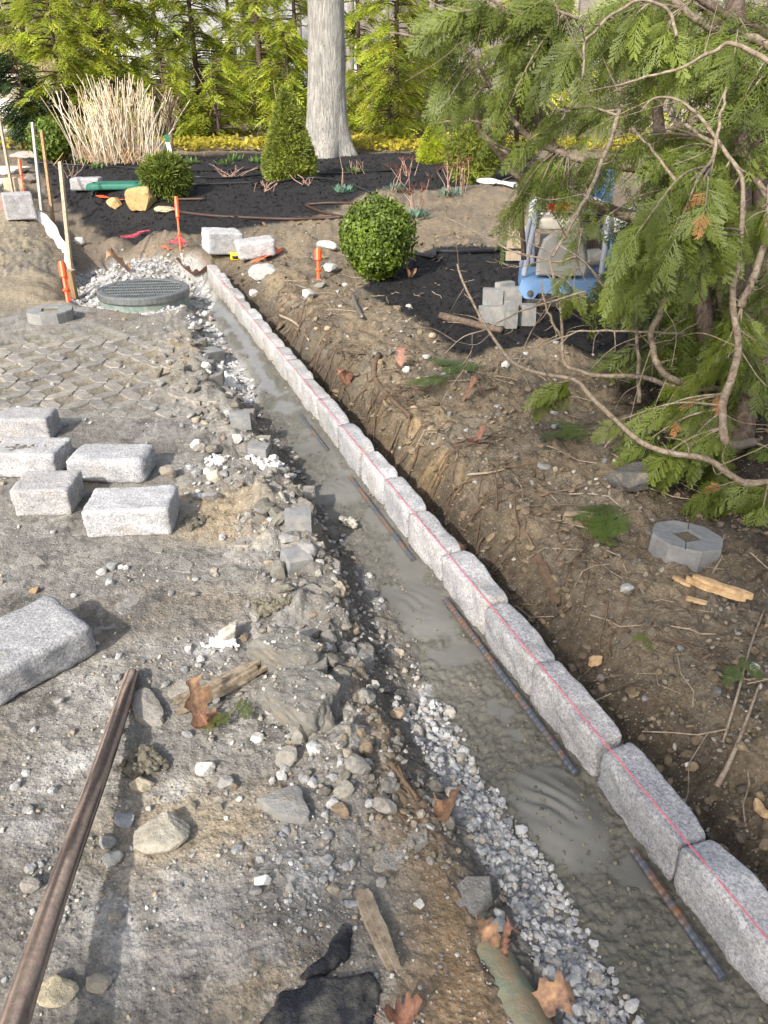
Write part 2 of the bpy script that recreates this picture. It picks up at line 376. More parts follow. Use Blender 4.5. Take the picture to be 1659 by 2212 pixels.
# ------------------------------------------------------------------ materials
class NT:
    def __init__(self, name):
        self.m = bpy.data.materials.new(name); self.m.use_nodes = True; self.t = self.m.node_tree; self.t.nodes.clear()
        self.out = self.n('ShaderNodeOutputMaterial')
        self.pos = self.n('ShaderNodeNewGeometry').outputs['Position']
    def n(self, kind, **kw):
        x = self.t.nodes.new(kind)
        for k, v in kw.items(): setattr(x, k, v)
        return x
    def l(self, a, b): self.t.links.new(a, b)
    def put(self, sock, v):
        if isinstance(v, bpy.types.NodeSocket): self.l(v, sock)
        elif isinstance(v, (tuple, list)): sock.default_value = (*v, 1.0) if len(v) == 3 and len(sock.default_value) == 4 else v
        else: sock.default_value = v
    def noise(self, scale, detail=4, rough=.55, vec=None, dist=0.0):
        x = self.n('ShaderNodeTexNoise'); x.inputs['Scale'].default_value = scale; x.inputs['Detail'].default_value = detail
        x.inputs['Roughness'].default_value = rough; x.inputs['Distortion'].default_value = dist
        self.l(vec or self.pos, x.inputs['Vector']); return x.outputs['Fac']
    def vor(self, scale, feature='F1', out='Distance', vec=None):
        x = self.n('ShaderNodeTexVoronoi'); x.feature = feature; x.inputs['Scale'].default_value = scale
        self.l(vec or self.pos, x.inputs['Vector']); return x.outputs[out]
    def ramp(self, f, stops, interp='LINEAR'):
        x = self.n('ShaderNodeValToRGB'); x.color_ramp.interpolation = interp; e = x.color_ramp.elements
        while len(e) < len(stops): e.new(.5)
        for q, (p, c) in zip(e, stops):
            q.position = p; q.color = (*c, 1) if isinstance(c, (tuple, list)) else (c, c, c, 1)
        self.l(f, x.inputs[0]); return x.outputs[0]
    def mix(self, f, a, b, mode='MIX'):
        x = self.n('ShaderNodeMix', data_type='RGBA', blend_type=mode)
        self.put(x.inputs[0], f); self.put(x.inputs[6], a); self.put(x.inputs[7], b); return x.outputs[2]
    def math(self, op, a, b=0.0):
        x = self.n('ShaderNodeMath', operation=op); self.put(x.inputs[0], a); self.put(x.inputs[1], b); return x.outputs[0]
    def attr(self, name, out='Color'): return self.n('ShaderNodeAttribute', attribute_name=name).outputs[out]
    def bump(self, h, strength=.5, dist=.01, prev=None):
        x = self.n('ShaderNodeBump'); x.inputs['Strength'].default_value = strength; x.inputs['Distance'].default_value = dist
        self.l(h, x.inputs['Height'])
        if prev is not None: self.l(prev, x.inputs['Normal'])
        return x.outputs[0]
    def stretch(self, sc):
        x = self.n('ShaderNodeMapping'); x.inputs['Scale'].default_value = sc; self.l(self.pos, x.inputs[0]); return x.outputs[0]
    def done(self, col, rough=.9, normal=None, metal=0.0, spec=.3, coat=0.0):
        b = self.n('ShaderNodeBsdfPrincipled'); self.put(b.inputs['Base Color'], col); self.put(b.inputs['Roughness'], rough)
        self.put(b.inputs['Metallic'], metal); b.inputs['Specular IOR Level'].default_value = spec; b.inputs['Coat Weight'].default_value = coat
        if normal is not None: self.l(normal, b.inputs['Normal'])
        self.l(b.outputs[0], self.out.inputs[0]); return self.m
def m_ground(name, mott=.35, peb=.5, bump=.6, fine=120):
    t = NT(name); c = t.attr('Col')
    c = t.mix(.8, c, t.ramp(t.noise(2.3, 5, .6), [(.3, (.72, .72, .74)), (.7, (1.25, 1.23, 1.2))]), 'MULTIPLY')
    c = t.mix(mott+.4, c, t.ramp(t.noise(26, 6, .65), [(.32, (.55, .54, .53)), (.5, (1, 1, 1)), (.72, (1.38, 1.36, 1.32))]), 'MULTIPLY')
    c = t.mix(.7, c, t.ramp(t.noise(fine, 3, .7), [(.3, (.62, .61, .6)), (.7, (1.36, 1.36, 1.36))]), 'MULTIPLY')
    v = t.vor(95); sel = t.ramp(t.vor(95, out='Color'), [(.55, 0.0), (.6, 1.0)])
    f = t.math('MULTIPLY', t.ramp(v, [(.18, 1.0), (.3, 0.0)]), t.math('MULTIPLY', sel, peb))
    c = t.mix(f, c, t.ramp(t.vor(95, out='Color'), [(.3, (.16, .15, .13)), (.6, (.34, .33, .30)), (.85, (.5, .49, .46))]), 'MIX') if peb > 0 else c
    h = t.math('ADD', t.noise(60, 6, .7), t.math('MULTIPLY', t.ramp(v, [(0.0, 1.0), (.5, 0.0)]), .35))
    nn = t.bump(h, bump, .012); nn = t.bump(t.noise(260, 4, .7), bump*.8, .004, nn)
    return t.done(c, .95, nn, spec=.15)
def m_concrete(name):
    t = NT(name); c = t.attr('Col'); w = t.attr('Wet', 'Fac')
    c = t.mix(.7, c, t.ramp(t.noise(5, 5, .6), [(.3, (.7, .7, .68)), (.7, (1.2, 1.2, 1.22))]), 'MULTIPLY')
    rg = t.mix(.75, c, t.ramp(t.noise(70, 6, .7), [(.32, (.5, .5, .47)), (.7, (1.3, 1.28, 1.2))]), 'MULTIPLY')
    c = t.mix(w, rg, c)
    h = t.mix(w, t.noise(55, 7, .75), t.mix(.85, t.noise(55, 7, .75), (.5, .5, .5)))
    nn = t.bump(h, .6, .010); nn = t.bump(t.noise(300, 3, .6), .25, .003, nn)
    ro = t.mix(w, (.72, .72, .72), t.ramp(t.noise(18, 3, .6), [(.3, .55), (.7, .75)]))
    return t.done(c, ro, nn, spec=.45)
def m_mulch(name):
    t = NT(name); c = t.attr('Col'); sv = t.stretch((1, 2.2, 1)); f = t.noise(85, 5, .75, sv, 1.2)
    c = t.mix(1.0, c, t.ramp(f, [(.3, (.35, .34, .34)), (.52, (1, 1, 1)), (.66, (1.7, 1.66, 1.62)), (.78, (4.2, 3.9, 3.6))]), 'MULTIPLY')
    c = t.mix(.6, c, t.ramp(t.noise(3, 4), [(.3, (.7, .7, .7)), (.7, (1.35, 1.33, 1.3))]), 'MULTIPLY')
    nn = t.bump(f, .9, .03); nn = t.bump(t.noise(40, 4, .7), .7, .03, nn)
    return t.done(c, .8, nn, spec=.3)
def m_granite(name, a, b, c_, warm=.0):
    t = NT(name); oi = t.n('ShaderNodeObjectInfo').outputs['Random']
    f = t.noise(125, 5, .8)
    c = t.ramp(f, [(.3, a), (.45, b), (.58, c_), (.74, tuple(min(1, x*1.25) for x in c_))])
    c = t.mix(.4, c, t.ramp(t.vor(260, out='Color'), [(.15, (.35, .35, .38)), (.4, (.9, .9, .9)), (.85, (1.25, 1.25, 1.22))]), 'MULTIPLY')
    c = t.mix(.7, c, t.ramp(t.noise(13, 5, .6), [(.3, (.72, .72, .74)), (.7, (1.18, 1.17, 1.15))]), 'MULTIPLY')
    c = t.mix(t.math('MULTIPLY', oi, .6), c, (1.0, .93, .87), 'MULTIPLY'); c = t.mix(1.0, c, t.ramp(t.math('FRACT', t.math('MULTIPLY', oi, 7.3)), [(0.0, .78), (1.0, 1.06)]), 'MULTIPLY')
    c = t.mix(t.ramp(t.noise(19, 5, .65), [(.36, .35), (.62, 0.0)]), c, (.2, .2, .215))
    c = t.mix(t.ramp(t.noise(7, 4, .6), [(.58, 0.0), (.75, .35)]), c, (.40, .31, .19)); c = t.mix(t.math('MULTIPLY', t.attr('Col', 'Fac'), .8), c, (.27, .24, .185))
    h = t.math('ADD', t.noise(170, 6, .7), t.math('MULTIPLY', t.noise(45, 5, .7), 1.4))
    return t.done(c, .85, t.bump(h, .75, .006), spec=.25)
def m_rock(name):
    t = NT(name); oi = t.n('ShaderNodeObjectInfo').outputs['Random']
    c = t.attr('Col')
    c = t.mix(.75, c, t.ramp(t.noise(60, 6, .7), [(.3, (.6, .6, .61)), (.7, (1.25, 1.24, 1.2))]), 'MULTIPLY')
    c = t.mix(t.ramp(t.noise(22, 5, .65), [(.5, 0.0), (.66, .7)]), c, (.21, .18, .135))
    h = t.math('ADD', t.noise(90, 6, .7), t.noise(24, 4, .6))
    return t.done(c, .92, t.bump(h, .7, .008), spec=.2)
def m_plain(name, c, rough=.6, var=.25, scale=30, bump=.2, metal=0.0, spec=.3, dirt=None, dirt_s=9, dth=.55, vec=None, dist=.004):
    t = NT(name); v = t.stretch(vec) if vec else None
    q = t.mix(1.0, c, t.ramp(t.noise(scale, 5, .65, v), [(.3, (1-var,)*3), (.7, (1+var,)*3)]), 'MULTIPLY')
    if dirt: q = t.mix(t.ramp(t.noise(dirt_s, 6, .65), [(dth-.1, 0.0), (dth+.12, .85)]), q, dirt)
    return t.done(q, rough, t.bump(t.noise(scale*2, 5, .7, v), bump, dist) if bump else None, metal, spec)
def m_attr(name, rough=.9, scale=60, var=.3, bump=.5, dist=.006, spec=.2):
    t = NT(name); c = t.mix(1.0, t.attr('Col'), t.ramp(t.noise(scale, 5, .65), [(.3, (1-var,)*3), (.7, (1+var,)*3)]), 'MULTIPLY')
    return t.done(c, rough, t.bump(t.noise(scale*2, 5, .7), bump, dist), spec=spec)
def m_leaf(name, c, trans=.35, rough=.5, var=.35, scale=6, tint=None):
    t = NT(name)
    q = t.mix(1.0, c, t.attr('Col'), 'MULTIPLY')
    q = t.mix(1.0, q, t.ramp(t.noise(scale, 3, .6), [(.3, (1-var, 1-var, 1-var*.6)), (.7, (1+var, 1+var*.9, 1+var*.3))]), 'MULTIPLY')
    b = t.n('ShaderNodeBsdfPrincipled'); t.l(q, b.inputs['Base Color']); b.inputs['Roughness'].default_value = rough
    b.inputs['Specular IOR Level'].default_value = .3
    tr = t.n('ShaderNodeBsdfTranslucent'); t.l(q, tr.inputs['Color'])
    mx = t.n('ShaderNodeMixShader'); mx.inputs[0].default_value = trans
    t.l(b.outputs[0], mx.inputs[1]); t.l(tr.outputs[0], mx.inputs[2]); t.l(mx.outputs[0], t.out.inputs[0]); return t.m
def m_wood(name, c, dark, sc=(60, 60, 5), rough=.85):
    t = NT(name); v = t.stretch(sc)
    q = t.ramp(t.noise(1.0, 6, .7, v), [(.32, dark), (.62, c), (.8, tuple(x*1.2 for x in c))])
    return t.done(q, rough, t.bump(t.noise(2.0, 5, .7, v), .5, .004), spec=.2)
def m_bark(name, c, dark, sc=(30, 30, 6), bump=.8, dist=.03, light=None):
    t = NT(name); v = t.stretch(sc)
    f = t.noise(1.0, 6, .7, v, .6)
    q = t.ramp(f, [(.3, dark), (.5, c), (.75, light or tuple(min(1, x*1.35) for x in c))])
    q = t.mix(.6, q, t.ramp(t.noise(5, 4), [(.3, (.75, .75, .76)), (.7, (1.2, 1.2, 1.16))]), 'MULTIPLY')
    return t.done(q, .92, t.bump(f, bump, dist), spec=.15)
M = dict(
    street=m_ground('dusty_paving_dirt', .3, .55, .7), bank=m_ground('brown_soil', .45, .5, .9), gravel=m_ground('gravel_soil', .35, .7, .9),
    forest=m_ground('forest_litter', .6, .0, .8, 30), conc=m_concrete('wet_mortar'), mulch=m_mulch('black_mulch'),
    granite=m_granite('granite', (.13, .13, .135), (.40, .405, .415), (.60, .60, .60)),
    rock=m_rock('rubble_rock'), stone=m_attr('crushed_stone', .92, 80, .35, .5),
    paver=m_ground('concrete_paver', .25, .25, .5, 200),
    paverface=m_plain('clean_paver_concrete', (.205, .205, .20), .85, .18, 40, .35, dirt=(.33, .31, .27), dirt_s=11, dth=.6),
    iron=m_plain('cast_iron', (.17, .18, .18), .55, .3, 40, .3, .5, .4, (.28, .26, .22), 12, .62),
    pit=m_plain('dark_well', (.02, .02, .02), .9, .2),
    ring=m_plain('green_grey_ring', (.16, .21, .18), .7, .3, 20, .3, dirt=(.3, .29, .25)),
    orange=m_plain('orange_plastic', (.85, .10, .018), .42, .06, 20, .05, spec=.45),
    stake=m_wood('weathered_stake', (.42, .34, .25), (.22, .17, .12)), stakegrey=m_wood('grey_stake', (.40, .39, .35), (.24, .23, .2)),
    stakedark=m_wood('brown_stake', (.36, .24, .13), (.16, .1, .05)),
    fabric=m_plain('white_silt_fabric', (.55, .56, .58), .8, .07, 14, .2), cloth=m_plain('black_fabric', (.022, .024, .03), .95, .45, 60, .9, dirt=(.2, .185, .15), dirt_s=13, dth=.58, dist=.01),
    pink=m_plain('pink_string', (.75, .10, .15), .7, .1, 50, 0), tape=m_plain('orange_tape', (.85, .12, .04), .5, .1, 20, .1),
    pipe=m_plain('corroded_pipe', (.11, .17, .13), .85, .4, 22, .5, dirt=(.25, .185, .11), dirt_s=9, dth=.44, dist=.008),
    hose=m_plain('brown_drip_hose', (.045, .025, .02), .5, .3, 30, .1), hoseblk=m_plain('black_drip_hose', (.016, .016, .018), .45, .2, 30, .1),
    valve=m_plain('green_valve_lid', (.02, .13, .09), .55, .15, 25, .1), white=m_plain('white_plastic', (.75, .75, .74), .4, .05, 20, 0), yellow=m_plain('yellow_plastic', (.75, .55, .02), .45, .1, 20, 0),
    black=m_plain('black_plastic', (.02, .02, .022), .5, .2, 30, .1), blue=m_plain('blue_paint', (.16, .29, .50), .5, .12, 8, .08, dirt=(.2, .17, .14), dirt_s=16, dth=.68),
    grey=m_plain('grey_engine_cover', (.40, .39, .36), .6, .06, 8, .04, dirt=(.28, .26, .22), dirt_s=10, dth=.65), frame=m_plain('grey_tube_paint', (.42, .45, .52), .4, .08, 10, .03),
    red=m_plain('red_plastic', (.6, .012, .012), .4, .08, 12, 0), cream=m_plain('cream_paint', (.66, .62, .52), .5, .08, 12, 0), steel=m_plain('dirty_steel', (.2, .19, .18), .5, .3, 30, .2, .6, .4, (.2, .15, .1), 14, .55),
    rust=m_plain('rusty_rebar', (.115, .125, .145), .5, .3, 90, .3, .5, .4, (.33, .15, .045), 17, .58),
    handle_=m_wood('weathered_handle', (.24, .17, .13), (.035, .028, .026), (26, 26, 26), .65),
    handle=m_attr('weathered_handle_wood', .7, 70, .25, .6, .004),
    oldwood=m_wood('grey_split_wood', (.32, .26, .19), (.12, .09, .06), (40, 40, 40)), freshwood=m_wood('fresh_split_wood', (.60, .42, .23), (.3, .18, .09), (40, 40, 40)),
    oak=m_bark('oak_bark', (.36, .345, .315), (.15, .14, .125), (30, 30, 4.5), 1.0, .07, (.47, .455, .42)),
    cbark=m_bark('cedar_bark', (.12, .088, .066), (.045, .033, .025), (40, 40, 9), .8, .012, (.22, .18, .15)), cbark2=m_bark('cedar_branch_bark', (.215, .17, .125), (.08, .058, .042), (45, 45, 45), .7, .006, (.36, .31, .25)),
    hbark=m_bark('hemlock_bark', (.10, .07, .055), (.035, .025, .02), (20, 20, 4)), twig=m_bark('dry_twig', (.30, .24, .18), (.13, .1, .07), (50, 50, 50), .4, .004),
    root=m_bark('root_bark', (.13, .09, .06), (.05, .035, .025), (50, 50, 50), .4, .004), greybark=m_bark('grey_sapling_bark', (.33, .30, .26), (.14, .12, .1), (20, 20, 4)),
    cane=m_attr('dry_cane', .75, 40, .2, .2), cedar=m_leaf('cedar_spray', (.125, .16, .032), .32, .42, .3, 3), dead=m_leaf('dead_cedar_spray', (.42, .2, .075), .3, .6, .2, 5),
    hem=m_leaf('hemlock_needles', (.40, .455, .06), .5, .6, .22, 1.2), hemdark=m_leaf('dark_hemlock_needles', (.04, .07, .025), .3, .55, .3, 1.2),
    boxw=m_leaf('boxwood_leaf', (.13, .19, .035), .3, .35, .35, 9), spruce=m_leaf('spruce_needles', (.21, .25, .05), .25, .6, .3, 6), mugo=m_leaf('pine_needles', (.13, .17, .035), .2, .5, .3, 7),
    ydw=m_leaf('yellow_groundcover_leaf', (.42, .36, .035), .4, .5, .35, 3), weed=m_leaf('weed_leaf', (.12, .2, .06), .35, .5, .3, 8), bluegreen=m_leaf('sedum_leaf', (.12, .22, .16), .3, .5, .3, 8),
    leaf=m_leaf('dry_oak_leaf', (.32, .20, .13), .2, .6, .45, 70), leafred=m_leaf('red_oak_leaf', (.22, .12, .09), .2, .6, .45, 70),
    siding=m_plain('grey_siding', (.36, .36, .37), .7, .08, 3, .0), glass=m_plain('window_glass', (.03, .04, .05), .08, .1, 3, 0, spec=.6), trim=m_plain('white_trim', (.8, .8, .78), .5, .05, 5, 0),
    roofm=m_plain('grey_shingle', (.12, .12, .125), .9, .25, 12, .3), wallrock=m_attr('pale_boulder', .92, 7, .4, .5, .03),
)

# ------------------------------------------------------------------ the ground sheet (one height field, split by what it is made of)
def build_ground():
    rows = [-6.0, -3.0, -1.0, .1]
    for py in np.arange(2440, 352, -3.2):
        b = -(py-1106)/FPX; dy = math.cos(PITCH)+b*math.sin(PITCH); dz = -math.sin(PITCH)+b*math.cos(PITCH)
        if -1.4/dz*dy > rows[-1]+.002: rows.append(-1.4/dz*dy)
    while rows[-1] < 62: rows.append(rows[-1]+.35+.03*(rows[-1]-18))
    rows += [80, 120]
    rows = np.array(rows); r = np.linspace(-.66, .66, 570)
    r = np.concatenate([[-8, -3.5, -1.8, -1.2, -.95, -.8], r, [.8, .95, 1.2, 1.8, 3.5, 8]])
    dep = np.sqrt(np.maximum(rows, .4)**2*.76+.9)*1.05+.15*np.maximum(rows-2, 0)*.2
    X = r[None]*dep[:, None]; Y = np.repeat(rows[:, None], len(r), 1)
    x = X.ravel(); y = Y.ravel(); z = ground(x, y)
    s, t = st(x, y); tr = sm(7.35, 7.0, s)*sm(-3.5, -2.2, s)
    e1 = np.interp(s, E1[:, 0], E1[:, 1])+.045*fbm(x*5, y*5, 31, 3)+.02*perlin(x*17, y*17, 32)
    e2 = np.interp(s, E2[:, 0], E2[:, 1])+.03*fbm(x*6, y*6, 35, 3)
    C = np.zeros((len(x), 3))
    def lay(w, col):
        w = np.clip(w, 0, 1)[:, None]; C[:] = C*(1-w)+np.asarray(col)*w
    n1 = fbm(x*1.3, y*1.3, 71, 4); n2 = fbm(x*4, y*4, 72, 4)
    # brown bank, street dust, trench
    C[:] = (.215, .172, .118)
    lay(sm(-.15, .3, n2)*.7, (.16, .14, .11)); lay(sm(.1, .5, n1)*.7, (.235, .185, .118))
    left = sm(e1+.05, e1-.05, t)*sm(8.2, 7.2, s); leftm = left > .5
    lay(left, (.205, .193, .172)); lay(left*sm(-.05, .35, n2), (.27, .258, .235)); lay(left*sm(.12, .45, n1), (.23, .198, .155))
    lay(left*sm(.2, .5, fbm(x*7, y*7, 73, 3)), (.125, .117, .104)); lay(left*sm(.05, .35, fbm(x*2.3+7, y*2.3, 78, 3))*.6, (.14, .13, .115))
    for P in Z_TANS: lay(polyw(x, y, P, .12, .12)*.75, (.34, .27, .17))
    lay(polyw(x, y, Z_BROWN, .07, .08)*.85, (.21, .145, .085))
    for px, py, rr in DUST_DAPPLE:
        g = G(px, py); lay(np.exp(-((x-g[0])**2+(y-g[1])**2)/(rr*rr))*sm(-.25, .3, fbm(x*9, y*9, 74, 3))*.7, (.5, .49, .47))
    gr = (tr > .5) & (t >= e1) & (t < e2)
    k = np.clip((t-e1)/(e2-e1), 0, 1)
    near = sm(1.1, .7, s)
    lay(tr*sm(e1-.03, e1+.05, t)*sm(.1, .05, t), (.17, .155, .13)); lay(tr*sm(e1, e1+.1, t)*sm(.1, .05, t)*near*sm(.35, .6, k), (.42, .415, .40))
    lay(tr*sm(e1, e1+.1, t)*sm(.1, .05, t)*(1-near)*sm(-.1, .25, n2)*.6, (.09, .085, .075))
    lay(tr*sm(.55, .95, k)*sm(.1, .05, t)*sm(0, .3, fbm(x*5, y*5, 75, 3)+.1)*.8*sm(2.4, 1.2, s), (.40, .40, .395))
    conc = tr*sm(e2-.015, e2+.015, t)*sm(.09, .05, t)
    lay(conc, (.138, .133, .115)); lay(conc*sm(1.6, .4, s)*.4, (.122, .113, .085))
    # behind the kerb: dark gap, then bank
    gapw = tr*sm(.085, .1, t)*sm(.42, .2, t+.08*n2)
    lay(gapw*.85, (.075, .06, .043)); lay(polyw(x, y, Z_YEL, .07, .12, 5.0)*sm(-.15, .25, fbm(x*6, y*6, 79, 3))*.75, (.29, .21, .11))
    lay((1-left)*sm(.08, .2, t)*sm(.15, .45, fbm(x*2.6, y*2.6, 76, 3))*sm(2.2, 3.2, s)*.8, (.12, .105, .085))
    lay(polyw(x, y, Z_DUFF_SHADE, .2, .2, 2.0)*.95, (.045, .036, .026))  # duff under the cedar, its brown darkened to paint in the shadow there
    lay(polyw(x, y, Z_SAND, .15, .12), (.30, .255, .18)); lay(polyw(x, y, Z_SAND, .15, .12)*sm(0, .4, n1), (.22, .195, .155))
    lay(polyw(x, y, Z_PIT, .25, .15, 2.0)*.8, (.19, .155, .115))
    padw = polyw(x, y, Z_PAD, .06, .08, 4.0); lay(padw*sm(-.3, .1, n2), (.42, .42, .41)); lay(polyw(x, y, Z_STRIP, .05, .05), (.40, .395, .385))
    mud = np.exp(-(((x-G(450,540)[0])/.55)**2+((y-G(450,540)[1])/.6)**2)); lay(mud*.7, (.12, .10, .075))
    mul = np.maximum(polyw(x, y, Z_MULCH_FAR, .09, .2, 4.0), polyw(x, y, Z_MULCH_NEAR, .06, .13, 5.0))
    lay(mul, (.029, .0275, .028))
    fs = sm(17.3, 18.2, y+.4*n2)
    lay(fs, (.16, .125, .085)); lay(fs*sm(-.1, .3, n1), (.24, .195, .14)); lay(sm(24, 30, y), (.20, .17, .14))
    fi = (x-LORG[0]+y-LORG[1])/.261; fj = (x-LORG[0]-y+LORG[1])/.261; hole = sm(.33, .27, np.maximum(np.abs(fi-np.round(fi)), np.abs(fj-np.round(fj))))
    lay(left*hole*polyw(x, y, LAT, .2)*.8, (.20, .175, .13)); lay(left*(1-hole)*polyw(x, y, LAT, .2)*.6, (.265, .25, .22))
    zone = np.zeros(len(x), int)                       # 0 soil 1 street 2 gravel 3 mortar 4 mulch 5 forest 6 sand
    zone[leftm] = 1; zone[gr] = 2; zone[padw > .5] = 2; zone[(conc > .5)] = 3; zone[polyw(x, y, Z_SAND, .05, .1) > .5] = 6
    zone[mul > .5] = 4; zone[y > 17.8] = 5; zone[y > 24] = 7
    rough = mortar_rough(x, y, t, e2)*(1-pad_mask(x, y))
    wet = conc*(1-rough)
    for c, a, b, h in PADS:
        ds = (x-c[0])*CD[0]+(y-c[1])*CD[1]; dt = (x-c[0])*CN[0]+(y-c[1])*CN[1]
        wet = np.maximum(wet, conc*sm(1.0, .7, np.sqrt((ds/a)**2+(dt/b)**2)+.15*n2))
    lay(wet*.7, (.15, .147, .13)); lay(wet*sm(2.8, 4.0, s)*.6, (.22, .225, .23))
    nr, nc = X.shape; q = np.arange(nr-1)[:, None]*nc+np.arange(nc-1)[None]
    F = np.stack([q, q+1, q+nc+1, q+nc], -1).reshape(-1, 4); fz = zone[F[:, 0]]
    V = np.stack([x, y, z], -1)
    BVH[0] = BVHTree.FromPolygons(V.tolist(), F.tolist())
    names = [('dirt_ground', 'bank'), ('street', 'street'), ('gravel_trench', 'gravel'), ('mortar_bed', 'conc'), ('mulch_bed', 'mulch'), ('forest_floor', 'forest'), ('sandy_shoulder', 'bank'), ('hillside', 'forest')]
    out = {}
    for i, (nm, mt) in enumerate(names):
        f = F[fz == i]
        if not len(f): continue
        u, inv = np.unique(f, return_inverse=True)
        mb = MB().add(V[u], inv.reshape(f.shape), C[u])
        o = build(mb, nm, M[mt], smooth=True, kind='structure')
        a = o.data.attributes.new('Wet', 'FLOAT', 'POINT'); a.data.foreach_set('value', wet[u].astype(np.float32))
        out[nm] = o
    return out
GROUND = build_ground()

# ------------------------------------------------------------------ paving stones showing through the dirt
def picket_bm(L=.178, W=.074, H=.07):
    h = W/2; l = L/2; pr = [(-l, 0), (-l+h, -h), (l-h, -h), (l, 0), (l-h, h), (-l+h, h)]; ins = .94
    top = [(x*ins, y*ins) for x, y in pr]
    v = [(x, y, -H) for x, y in pr]+[(x, y, -.005) for x, y in pr]+[(x, y, 0) for x, y in top]
    f = [tuple(range(12, 18))]
    for i in range(6): j = (i+1) % 6; f += [(i, j, j+6, i+6), (i+6, j+6, j+12, i+12)]
    mb = MB(); mb.add(v, [q for q in f if len(q) == 4], (.30, .285, .26)); mb.f.append(np.array([f[0]])); return mb
PAV = [picket_bm() for _ in range(3)]
for i, m in enumerate(PAV): m.c[0] = np.broadcast_to([(.25, .235, .21), (.22, .21, .19), (.27, .25, .215)][i], m.c[0].shape)
pav_me = [m.mesh('paver') for m in PAV]
for m in pav_me: m.materials.append(M['paver'])
org = LORG; cand = []
for i in range(-40, 41):
    for j in range(-40, 41):
        h = org+np.array([(i+j)*.1305, (i-j)*.1305])
        for ex, ey, ang in ((.065, .065, -math.pi/4), (.065, -.065, math.pi/4)):
            cand.append((h[0]+ex, h[1]+ey, ang))
cand = np.array(cand); cs, ct = st(cand[:, 0], cand[:, 1])
ce1 = np.interp(cs, E1[:, 0], E1[:, 1])
vis = (cand[:, 1] > .95) & (cand[:, 1] < 5.6) & (cand[:, 0] > -.56*cand[:, 1]-.75) & (ct < ce1+.01) & (cs < 4.9)
show = polyw(cand[:, 0], cand[:, 1], LAT, .25)
edge = (np.abs(ct-ce1) < .16)*(cs > 1.05)
score = show*1.0+edge*.45+.55*sm(-.1, .4, fbm(cand[:, 0]*1.5, cand[:, 1]*1.5, 81, 3))+.15*R.random(len(cand))
sel = np.where(vis & (score > .33))[0]; sel = sel[np.argsort(-score[sel])][:297]
# lift each one just enough that its face shows above the dirt where the photograph shows it bare
for kk in sel:
    x, y, a = cand[kk]; x += R.normal(0, .002); y += R.normal(0, .002)
    zz = float(ground(np.array([x]), np.array([y]), False)[0])
    up = -.003+.0065*show[kk]+(.004 if edge[kk] else 0)+R.normal(0, .0025)
    o = bpy.data.objects.new('paver', pav_me[R.integers(3)]); COL.objects.link(o); o.parent = GROUND['street']
    o.location = (x, y, zz+up); o.rotation_euler = (R.normal(0, .018), R.normal(0, .018)+(.05 if edge[kk] and R.random() < .4 else 0), a+R.normal(0, .012))

# ------------------------------------------------------------------ granite kerb
curb = thing('granite_curb', 'long straight row of granite blocks set end to end in wet mortar', 'curb', cw(3.4, .04, -.1))
bounds = [(-.36, -.055), (-.045, .243), (.252, .556), (.566, .893), (.903, 1.197), (1.206, 1.54), (1.55, 1.864), (1.872, 2.165), (2.173, 2.455), (2.463, 2.80), (2.81, 3.19)]
s0 = 3.2
while s0 < 6.75:
    L = R.uniform(.29, .37); bounds.append((s0, min(s0+L-.009, 6.93))); s0 += L
tops = [.045, .042, .036, .043, .04, .042, .038, .042, .04, .044]
ang = math.atan2(CD[1], CD[0])
for i, (a, b) in enumerate(bounds):
    L = b-a; Hh = .26; W = R.uniform(.084, .094); top = tops[i] if i < len(tops) else .04+R.uniform(-.004, .004)
    V, F = round_block((L, W, Hh), 22 if i < 5 else 16 if i < 9 else 10, .010, .0050, 100+i)
    # the foot of the street face bulges irregularly, the ends are dressed a little out of square
    e = np.abs(V[:, 0])/(L/2); ph = R.uniform(0, 20); V[:, 2] -= (V[:, 2] > 0)*(.008*e**6+.006*perlin(V[:, 0]*6+ph, V[:, 1]*12, 93)+.004*np.clip(V[:, 1]/W+.2, 0, 1)**2)
    V[:, 1] += (.010*perlin(V[:, 0]*7+ph, V[:, 2]*5, 94)+.005*perlin(V[:, 0]*19+ph, V[:, 2]*19, 95))*(V[:, 1] > 0)-.004*e**6*np.sign(V[:, 1])+.004*perlin(V[:, 0]*10+ph, V[:, 2]*9, 96)*(V[:, 1] < 0)
    low = np.clip((-V[:, 2]+.03)/.1, 0, 1)
    V[:, 0] *= 1-.05*low*(1+R.uniform(-.6, .6))
    V[:, 2] += .010*perlin(V[:, 0]*9+i*7, V[:, 1]*9, 90)*(V[:, 2] > .08)
    far = min(1, max(0, (a-2.2)/1.5)); smear = sm(.02+.05*far, -.06+.05*far, V[:, 2]+.03*perlin(V[:, 0]*14+i*3, V[:, 1]*14, 5)+.02*perlin(V[:, 0]*50, V[:, 2]*50, 6))*(V[:, 1] > -.02)*(.45+.5*far); smear = np.maximum(smear, far*.38*(.7+.6*perlin(V[:, 0]*20, V[:, 1]*20+V[:, 2]*20, 9)))
    V = V @ rotm(R.normal(0, .035), R.normal(0, .014), ang+R.normal(0, .018)).T
    c = cw((a+b)/2, W/2-.003+R.normal(0, .002), top-Hh/2)
    g = .06*(R.random()-.5)
    o = build(MB().add(V+c, F, np.repeat(smear[:, None], 3, 1)), 'curb_stone', M['granite'], curb, smooth=True)

